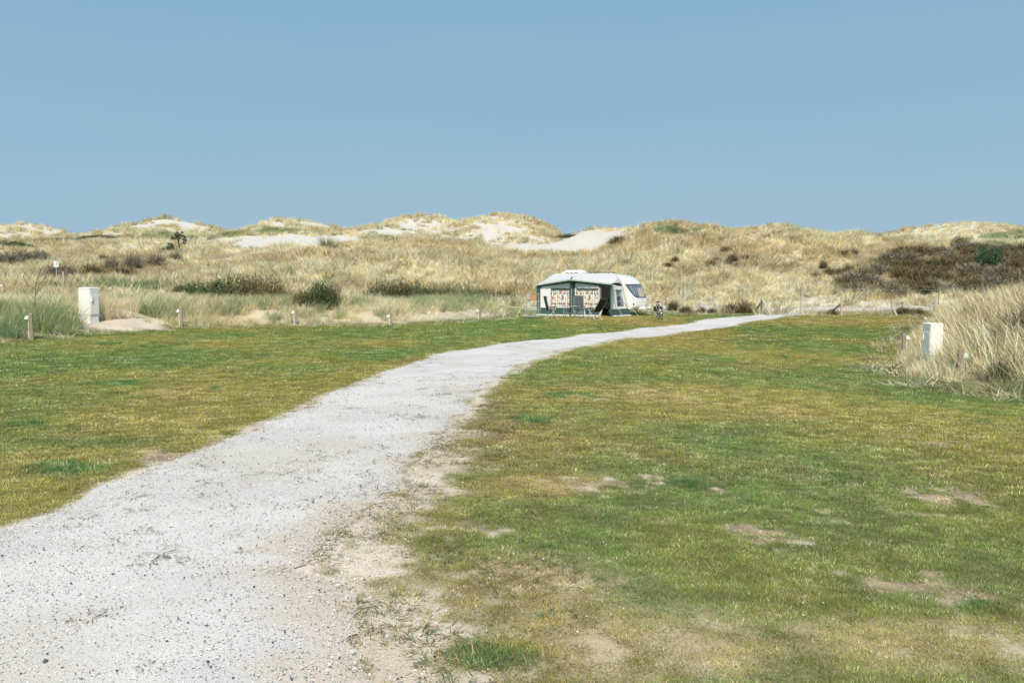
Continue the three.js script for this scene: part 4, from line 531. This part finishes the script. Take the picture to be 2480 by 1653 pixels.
// ---------------------------------------------------------------- awning tent
{
  const o = thing('awning_tent', 'grey roofed awning tent with green borders and patterned curtains beside the caravan', 'tent', CX0[0], CY0, CX0[1], CT);
  const cloth = (r, g, b, ro = .8) => new THREE.MeshStandardMaterial({ color: new THREE.Color().setRGB(r, g, b), roughness: ro, side: THREE.DoubleSide });
  const roofM = cloth(.6, .6, .615), whiteM = cloth(.8, .81, .82), greenM = cloth(.05, .105, .09), paleGreen = cloth(.36, .46, .38), flapM = cloth(.55, .56, .55), poleM = mat(.65, .66, .67, .35, { metalness: .6 }), blackM = mat(.02, .022, .024, .7);
  const frontEdge = u => { const t = Math.min(1, u / .86), x = lerp(-5.2, .03, t), m = 1 - Math.abs(x + 2.58) / 2.62; return [x, lerp(x < -2.58 ? 1.9 : 1.97, 2.24, Math.max(0, m)), .08 + .3 * Math.pow(Math.max(0, m), .8)]; };
  const rail = u => { if (u < .76) { const t = u / .76; return [lerp(-5.42, -1.15, t), 2.63 - .1 * (1 - ss(0, .06, t)), -2.5]; } const t = (u - .76) / .24, a = (1 - t) * (1 - t), b = 2 * t * (1 - t), c = t * t; return [a * -1.15 + b * -.6 + c * -.42, a * 2.63 + b * 2.6 + c * 1.82, -2.5]; };
  const rf = part('roof', grid(60, 20, (u, v) => { const f = frontEdge(u), r = rail(u), s = Math.sin(v * Math.PI), bl = ss(.55, .95, u); return [lerp(f[0], r[0], v) + .1 * s * bl, lerp(f[1], r[1], v) + s * (lerp(-.05, .13, bl)) + .012 * Math.sin(u * 40 + v * 9) * s, lerp(f[2], r[2], v)]; }), roofM, o);
  part('valance', grid(60, 2, (u, v) => { const f = frontEdge(u); return [f[0], f[1] - .07 * v - .003, f[2] + .006 + .012 * Math.sin(u * 90) * v]; }), paleGreen, rf);
  // front wall: green frame round two white panels, each with a curtained window
  const fs = new THREE.Shape([[-5.1, .44], [-.74, .44], [-.74, 1.7], [-.66, 1.82], [-.5, 1.86], [-.1, 1.8], [-.08, .03], [0, .03], [0, 1.92], [-2.56, 2.17], [-5.1, 1.85]].map(q => new THREE.Vector2(...q)));
  const rr = (x0, x1, y0, yl, yr, r) => { const s = new THREE.Path(); s.moveTo(x0, y0); s.lineTo(x1, y0); s.lineTo(x1, yr - r); s.quadraticCurveTo(x1, yr, x1 - r, yr + (yl - yr) * r / (x1 - x0)); s.lineTo(x0 + r, yl - (yl - yr) * r / (x1 - x0)); s.quadraticCurveTo(x0, yl, x0, yl - r); s.closePath(); return s; };
  const P1 = [-4.84, -2.68, .5, 1.78, 2.04, .2], P2 = [-2.44, -.78, .5, 2.03, 1.84, .18];
  fs.holes.push(rr(...P1), rr(...P2)); part('front_frame', new THREE.ExtrudeGeometry(fs, { depth: .012, bevelEnabled: false }), greenM, o);
  const cv = document.createElement('canvas'); cv.width = 512; cv.height = 256; const q = cv.getContext('2d'), rn = rng(77);
  q.fillStyle = '#e2e5de'; q.fillRect(0, 0, 512, 256);
  const cols = { r: '#c43a3c', d: '#4e7d78', b: '#7f99ab', s: '#cfd8cf', t: '#cdbfa8', w: '#f3f1e8' };
  for (let t = 0; t < 4; t++) { const x0 = t * 128 + (rn() - .5) * 14; for (const [x, y, w, h, c] of [[4, 6, 26, 22, 't'], [34, 4, 22, 20, 's'], [62, 8, 30, 18, 't'], [98, 4, 24, 26, 'b'], [0, 40, 26, 30, 'd'], [28, 44, 24, 16, 's'], [52, 34, 14, 34, 'b'], [70, 42, 34, 30, 'r'], [108, 46, 18, 24, 'd'], [6, 78, 22, 26, 's'], [32, 74, 20, 30, 'd'], [58, 84, 18, 20, 't'], [84, 80, 24, 18, 'w'], [26, 112, 22, 26, 'r'], [50, 116, 28, 22, 'r'], [18, 134, 14, 18, 'r'], [84, 110, 28, 24, 's'], [100, 138, 20, 22, 'b'], [4, 160, 30, 18, 't'], [44, 158, 26, 24, 's'], [78, 166, 20, 20, 't'], [8, 196, 22, 34, 'd'], [34, 202, 20, 26, 'b'], [60, 198, 40, 32, 'r'], [104, 204, 20, 24, 'd'], [12, 236, 30, 18, 's'], [70, 234, 28, 20, 'r']]) { q.fillStyle = cols[c]; q.fillRect(x0 + x + (rn() - .5) * 16, y + (rn() - .5) * 12, w * (.7 + .7 * rn()), h * (.7 + .6 * rn())); q.fillStyle = 'rgba(245,240,225,.55)'; for (let k = 0; k < 3; k++) if (rn() < .6) q.fillRect(x0 + x + rn() * w, y + rn() * h, 2 + rn() * 6, 2 + rn() * 5); } }
  const ct = new THREE.CanvasTexture(cv); ct.colorSpace = THREE.SRGBColorSpace;
  const curtainM = new THREE.MeshStandardMaterial({ map: ct, roughness: .85, side: THREE.DoubleSide }), vinyl = new THREE.MeshPhysicalMaterial({ color: 0xffffff, transmission: 1, thickness: 0, roughness: .06, ior: 1.3 });
  for (const [Q, x0, x1] of [[P1, -4.12, -2.72], [P2, -2.36, -.84]]) {
    const sh = new THREE.Shape(rr(Q[0] - .03, Q[1] + .03, Q[2] - .03, Q[3] + .03, Q[4] + .03, Q[5]).getPoints(8)); sh.holes.push(new THREE.Path([[x0, .56], [x1, .56], [x1, 1.7], [x0, 1.7]].map(v => new THREE.Vector2(...v))));
    const pn = part('front_panel', new THREE.ExtrudeGeometry(sh, { depth: .01, bevelEnabled: false }).translate(0, 0, -.016), whiteM, o);
    const wd = part('window', [box(x1 - x0 + .06, .06, .02, (x0 + x1) / 2, 1.72, .004), box(.035, 1.16, .012, x0 - .005, 1.12, .002), box(.035, 1.16, .012, x1 + .005, 1.12, .002), box(x1 - x0, .035, .012, (x0 + x1) / 2, .55, .002)], whiteM, o);
    part('window_header', box(x1 - x0 - .02, .09, .02, (x0 + x1) / 2, 1.655, -.03), greenM, wd);
    part('curtain', grid(70, 4, (u, v) => [lerp(x0 + .01, x1 - .01, u), lerp(.57, 1.62, v), -.075 + .022 * Math.sin(u * 62) + .01 * Math.sin(u * 23 + 1)]), curtainM, wd);
    part('pane', box(x1 - x0, 1.1, .002, (x0 + x1) / 2, 1.13, -.022), vinyl, wd);
  }
  for (const [x0, x1, nm] of [[-5.1, -.74]]) { part('mudskirt', grid(90, 4, (u, v) => [lerp(x0, x1, u), lerp(.1, .46, v), .03 * (1 - v) + .025 * (1 - v) * Math.sin(u * 47) + .015 * (1 - v) * Math.sin(u * 111)]), greenM, o); part('ground_flap', grid(60, 3, (u, v) => [lerp(x0, x1, u), .005 + .1 * v + .01 * Math.sin(u * 80) * (1 - v), .2 * (1 - v) + .035 + .02 * Math.sin(u * 55)]), flapM, o); }
  // right side wall
  const sidePt = (u, y) => { const t = Math.min(1, Math.max(0, (1.82 - y) / 1.82)), xb = lerp(-.42, .08, Math.pow(t, 1.1)); return [lerp(0, xb, u) + .05 * Math.sin(u * 3.1416), y, lerp(0, -2.5, u)]; };
  const topY = u => lerp(1.95, 1.82, u) - .04 * Math.sin(u * 3.14), strip = (u0, u1, y0, y1, out, nu = 10, nv = 8) => grid(nu, nv, (u, v) => { const U = lerp(u0, u1, u), b = typeof y0 === 'function' ? y0(U) : y0, t = typeof y1 === 'function' ? y1(U) : y1, p = sidePt(U, lerp(b, t, v)); p[0] += out; return p; });
  const sd = part('side_panel', strip(0, 1, .45, topY, 0, 24, 14), whiteM, o);
  part('side_border', [strip(0, .1, .46, topY, .008), strip(.93, 1, .46, u => topY(u) - .02, .008), strip(.1, .2, u => lerp(.46, 1.35, (u - .1) / .1), u => lerp(topY(u), 1.6, (u - .1) / .1) - .02, .007), strip(.93, .97, .46, 1.7, .01, 3)], paleGreen, sd);
  part('side_mudskirt', grid(30, 4, (u, v) => { const p = sidePt(u, lerp(.06, .46, v)); p[0] += .006 + .03 * (1 - v) * (1 + Math.sin(u * 30)) / 2; return p; }), greenM, o);
  part('side_flap', grid(24, 3, (u, v) => { const p = sidePt(u, .005 + .08 * v); p[0] += .04 + .14 * (1 - v) + .02 * Math.sin(u * 40); return p; }), flapM, o);
  const sw = part('side_window', strip(.3, .74, .6, 1.55, .012, 8, 8), mat(.4, .43, .46, .4, { side: THREE.DoubleSide }), o);
  for (let j = 0; j < 3; j++) for (let i = 0; i < 2; i++) part('pane', strip(.325 + i * .205, .515 + i * .205, .63 + j * .305, .905 + j * .305, .018, 4, 4), mat(...(j === 2 ? [.22, .25, .29] : [.025, .045, .1]), .15, { phys: true, clearcoat: .6, side: THREE.DoubleSide }), sw);
  part('window_flap', tube([sidePt(.28, 1.6), sidePt(.5, 1.6), sidePt(.76, 1.6)].map(p => [p[0] + .04, p[1], p[2]]), .05, 10, 8), paleGreen, o);
  part('left_side_panel', grid(12, 8, (u, v) => [lerp(-5.1, -5.3, u), lerp(0, lerp(1.85, 2.45, u), v), lerp(0, -2.5, u)]), greenM, o);
  part('centre_pole', [bar([-2.56, 0, .34], [-2.56, 2.2, .36], .03, 8), tube([[-2.56, 2.2, .36], [-2.5, 2.32, .34], [-2.46, 2.38, .28]], .03, 8, 6)], blackM, o);
  for (const x of [-5.06, -.04]) part('corner_pole', bar([x, 0, -.05], [x, 1.9, -.05], .02, 8), poleM, o);
  part('door_pole', bar([-.72, 0, -.03], [-.72, 1.75, -.03], .018, 8), poleM, o);
  const door = part('rolled_door', tube([[-.72, .1, .05], [-.62, .45, .1], [-.7, .6, .08]], .07, 10, 8), whiteM, o); door.userData.label = 'door flap tied back at the opening';
  for (const [a, b] of [[[.08, .5, -.7], [.95, .02, .3]], [[.06, 1.05, -1.3], [1.15, .02, -.5]], [[.05, .75, -2.2], [1.1, .02, -1.5]], [[0, 1.9, 0], [.75, .02, .75]]]) part('guy_line', bar(a, b, .014, 5), a[1] > 1 ? blackM : poleM, o);
  part('guy_line', bar([-5.1, 1.85, 0], [-5.9, .02, .5], .008, 5), blackM, o);
}
// ---------------------------------------------------------------- camping furniture
const alu = mat(.66, .67, .68, .35, { metalness: .5 });
function campChair(label, x, z, turn, tilt, pad, foot) {
  const o = thing('camping_chair', label, 'chair', x, H(x, z), z, R(turn), 'camping chairs in front of the tent'), a = R(tilt), bx = -.2, by = .47, dx = -Math.sin(a), dy = Math.cos(a);
  for (const s of [-.28, .28]) { part('leg', [bar([.3, .015, s], [-.12, .66, s], .017), bar([-.36, .015, s], [.2, .62, s], .017), bar([bx, by, s], [bx + dx * .78, by + dy * .78, s], .015)], alu, o); const ar = part('armrest', box(.46, .035, .055, .02, .68, s * 1.06, .012), pad, o); part('armrest_bracket', bar([-.12, .6, s], [-.12, .67, s * 1.06], .012), alu, ar); }
  part('cross_bar', [bar([.3, .018, -.28], [.3, .018, .28], .017), bar([-.36, .018, -.28], [-.36, .018, .28], .017)], alu, o);
  const seat = part('seat', box(.5, .045, .5, .06, .47, 0, .02), pad, o); for (let k = 0; k < 4; k++) part('pad', box(.105, .03, .47, -.11 + k * .115, .5, 0, .014), pad, seat);
  const bk = part('backrest', beam([bx, by, 0], [bx + dx * .8, by + dy * .8, 0], .04, .5), pad, o);
  const pg = (t, L, th) => { const g = new RoundedBoxGeometry(th, L, .48, 2, .014); g.rotateZ(a); g.translate(bx + dx * t + Math.cos(a) * .03, by + dy * t + Math.sin(a) * .03, 0); return g; };
  for (let k = 0; k < 5; k++) part('pad', pg(.1 + k * .125, .115, .035), pad, bk);
  part('headrest', pg(.74, .16, .075), pad, o);
  if (foot) { part('footrest', [bar([.3, .46, -.22], [.5, .08, -.22], .014), bar([.3, .46, .22], [.5, .08, .22], .014), ...[0, 1, 2].map(k => beam([.34 + k * .055, .39 - k * .1, -.22], [.34 + k * .055, .39 - k * .1, .22], .05, .02))], alu, o); }
}
const navy = mat(.04, .047, .06, .7), slate = mat(.075, .085, .105, .7), jet = mat(.011, .012, .015, .8);
campChair('dark padded camping chair seen from the side, facing the table, on the left', 2.19, -53.64, 12, 14, navy, false);
campChair('grey padded camping chair facing the lawn, in the middle behind the table', 3.90, -55.83, -84, 10, slate, true);
campChair('black reclined camping chair with its back to the tent door, on the right', 4.44, -52.37, 132, 36, jet, false);
{
  const [x, z] = [3.31, -55.16], o = thing('folding_table', 'slim folding camping table between the chairs', 'table', x, H(x, z), z, R(-20)); part('tabletop', box(1.0, .03, .62, 0, .69, 0, .01), mat(.3, .32, .33, .5), o); part('rim', [box(1.02, .022, .02, 0, .685, .315), box(1.02, .022, .02, 0, .685, -.315)], alu, o);
  for (const [sx, sz] of [[-1, -1], [-1, 1], [1, -1], [1, 1]]) part('leg', bar([sx * .4, .01, sz * .27], [sx * .22, .68, sz * .25], .013), alu, o); part('stretcher', bar([-.32, .3, 0], [.32, .3, 0], .01), alu, o);
}
{
  const [x, z] = [1.17, -54.94], o = thing('drying_rack', 'three tier metal drying rack at the left corner of the tent', 'drying rack', x, H(x, z), z, R(-12));
  for (const sx of [-.4, .4]) for (const sz of [-.26, .26]) part('upright', bar([sx, .03, sz], [sx * .98, 1.42, sz], .014), alu, o);
  for (const y of [.12, .5, .95, 1.4]) { const t = part('tier', [bar([-.42, y, -.28], [.42, y, -.28], .012), bar([-.42, y, .28], [.42, y, .28], .012), bar([-.42, y, -.28], [-.42, y, .28], .012), bar([.42, y, -.28], [.42, y, .28], .012)], alu, o); for (let k = 0; k < 7; k++) part('rod', bar([-.4, y, -.22 + k * .073], [.4, y, -.22 + k * .073], .005, 5), alu, t); }
  for (let k = 0; k < 9; k++) part('side_rod', bar([-.4, .2 + k * .08, .285], [.4, .2 + k * .08, .285], .006, 5), alu, o);
  part('foot', [box(.9, .04, .05, 0, .02, .28), box(.9, .04, .05, 0, .02, -.28)], mat(.03, .03, .03, .6), o);
  const c = Math.cos(R(-12)), s = Math.sin(R(-12)), hang = (name, label, cat, m, x0, x1, yb, zz) => { const t = thing(name, label, cat, x, H(x, z) + 1.41, z, R(-12)); const sheet = (k) => grid(18, 8, (u, v) => [lerp(x0, x1, u), -yb * v * (k ? .55 : 1) + .006, (k ? -1 : 1) * .012 + zz + .015 * Math.sin(u * 14) * v]); part('front_fold', sheet(0), m, t); part('back_fold', sheet(1), m, t); };
  hang('brown_towel', 'orange brown towel hanging from the drying rack', 'towel', mat(.48, .28, .13, .9, { side: THREE.DoubleSide }), -.32, .28, .42, .25);
  hang('grey_cloth', 'small grey cloth pegged over the brown towel', 'cloth', mat(.42, .43, .45, .9, { side: THREE.DoubleSide }), -.26, -.1, .36, .29);
}
{ // bicycle on its stand, front wheel towards the viewer
  const [x, z] = [8.35, -54.50], o = thing('bicycle', 'black bicycle parked in front of the caravan drawbar, handlebars towards us', 'bicycle', x, H(x, z), z, R(-89)); o.rotation.order = 'YXZ'; o.rotation.x = R(7);
  const blk = mat(.018, .019, .02, .45), chrome = mat(.68, .69, .7, .25, { metalness: .9 }), rub = mat(.025, .025, .026, .85);
  for (const wx of [-.54, .54]) { const w = part('wheel', new THREE.TorusGeometry(.335, .021, 8, 36).translate(wx, .352, 0), rub, o); part('rim', new THREE.TorusGeometry(.31, .012, 6, 36).translate(wx, .352, 0), chrome, w); const sp = []; for (let k = 0; k < 18; k++) { const a = k / 18 * 6.283; sp.push(bar([wx, .352, (k % 2 - .5) * .05], [wx + Math.cos(a) * .305, .352 + Math.sin(a) * .305, 0], .002, 4)); } part('spokes', [...sp, bar([wx, .352, -.05], [wx, .352, .05], .025, 8)], chrome, w); part('mudguard', new THREE.TorusGeometry(.375, .026, 6, 24, 2.6).rotateZ(wx < 0 ? .9 : .35).translate(wx, .352, 0), blk, o); }
  part('frame', [bar([-.54, .352, .05], [-.1, .32, .03], .011), bar([-.54, .352, -.05], [-.1, .32, -.03], .011), bar([-.54, .352, .05], [-.22, .82, .02], .01), bar([-.54, .352, -.05], [-.22, .82, -.02], .01), bar([-.1, .32, 0], [-.24, .92, 0], .016), bar([-.1, .32, 0], [.36, .72, 0], .018), bar([-.2, .72, 0], [.34, .86, 0], .016), bar([.33, .92, 0], [.38, .66, 0], .02)], blk, o);
  part('fork', [tube([[.38, .68, .04], [.45, .5, .055], [.54, .352, .05]], .011, 10), tube([[.38, .68, -.04], [.45, .5, -.055], [.54, .352, -.05]], .011, 10), bar([.38, .68, -.04], [.38, .68, .04], .013)], chrome, o);
  part('handlebar', [bar([.33, .92, 0], [.3, 1.1, 0], .013), tube([[.12, 1.1, .33], [.26, 1.16, .29], [.33, 1.12, .12], [.32, 1.09, 0], [.33, 1.12, -.12], [.26, 1.16, -.29], [.12, 1.1, -.33]], .012, 30)], chrome, o); for (const s of [-1, 1]) part('grip', bar([.13, 1.103, s * .327], [.02, 1.07, s * .345], .017, 8), rub, o);
  part('saddle', [box(.26, .06, .17, -.26, .98, 0, .028), box(.16, .045, .06, -.1, .98, 0, .02)], rub, o); const hl = part('headlamp', new THREE.SphereGeometry(.05, 12, 8).translate(.46, .86, 0), chrome, o); part('lamp_glass', new THREE.CylinderGeometry(.042, .042, .02, 14).rotateZ(Math.PI / 2).translate(.505, .86, 0), mat(.8, .8, .78, .2), hl);
  part('chain_case', box(.5, .1, .03, -.32, .335, .07, .015), blk, o); for (const s of [-1, 1]) { const c = part('crank', bar([-.1, .32, s * .08], [-.1 + s * .12, .32 - s * .11, s * .1], .011), chrome, o); part('pedal', box(.09, .025, .09, -.1 + s * .12, .32 - s * .11, s * .15, .008), rub, c); }
  part('luggage_rack', [bar([-.3, .75, .06], [-.82, .74, .06], .007), bar([-.3, .75, -.06], [-.82, .74, -.06], .007), bar([-.8, .74, .06], [-.56, .36, .07], .006), bar([-.8, .74, -.06], [-.56, .36, -.07], .006)], blk, o); part('pannier', box(.3, .26, .12, -.55, .6, .16, .03), jet, o); part('stand', bar([-.2, .3, -.06], [-.28, .0, -.2], .012), blk, o);
  part('front_carrier', [box(.2, .015, .26, .52, .78, 0), bar([.6, .78, .12], [.55, .38, .07], .006), bar([.6, .78, -.12], [.55, .38, -.07], .006)], mat(.6, .61, .62, .4), o);
}
scene.traverse(o => { if (o.isMesh) { o.castShadow = true; o.receiveShadow = true; } });
renderer.render(scene, camera);
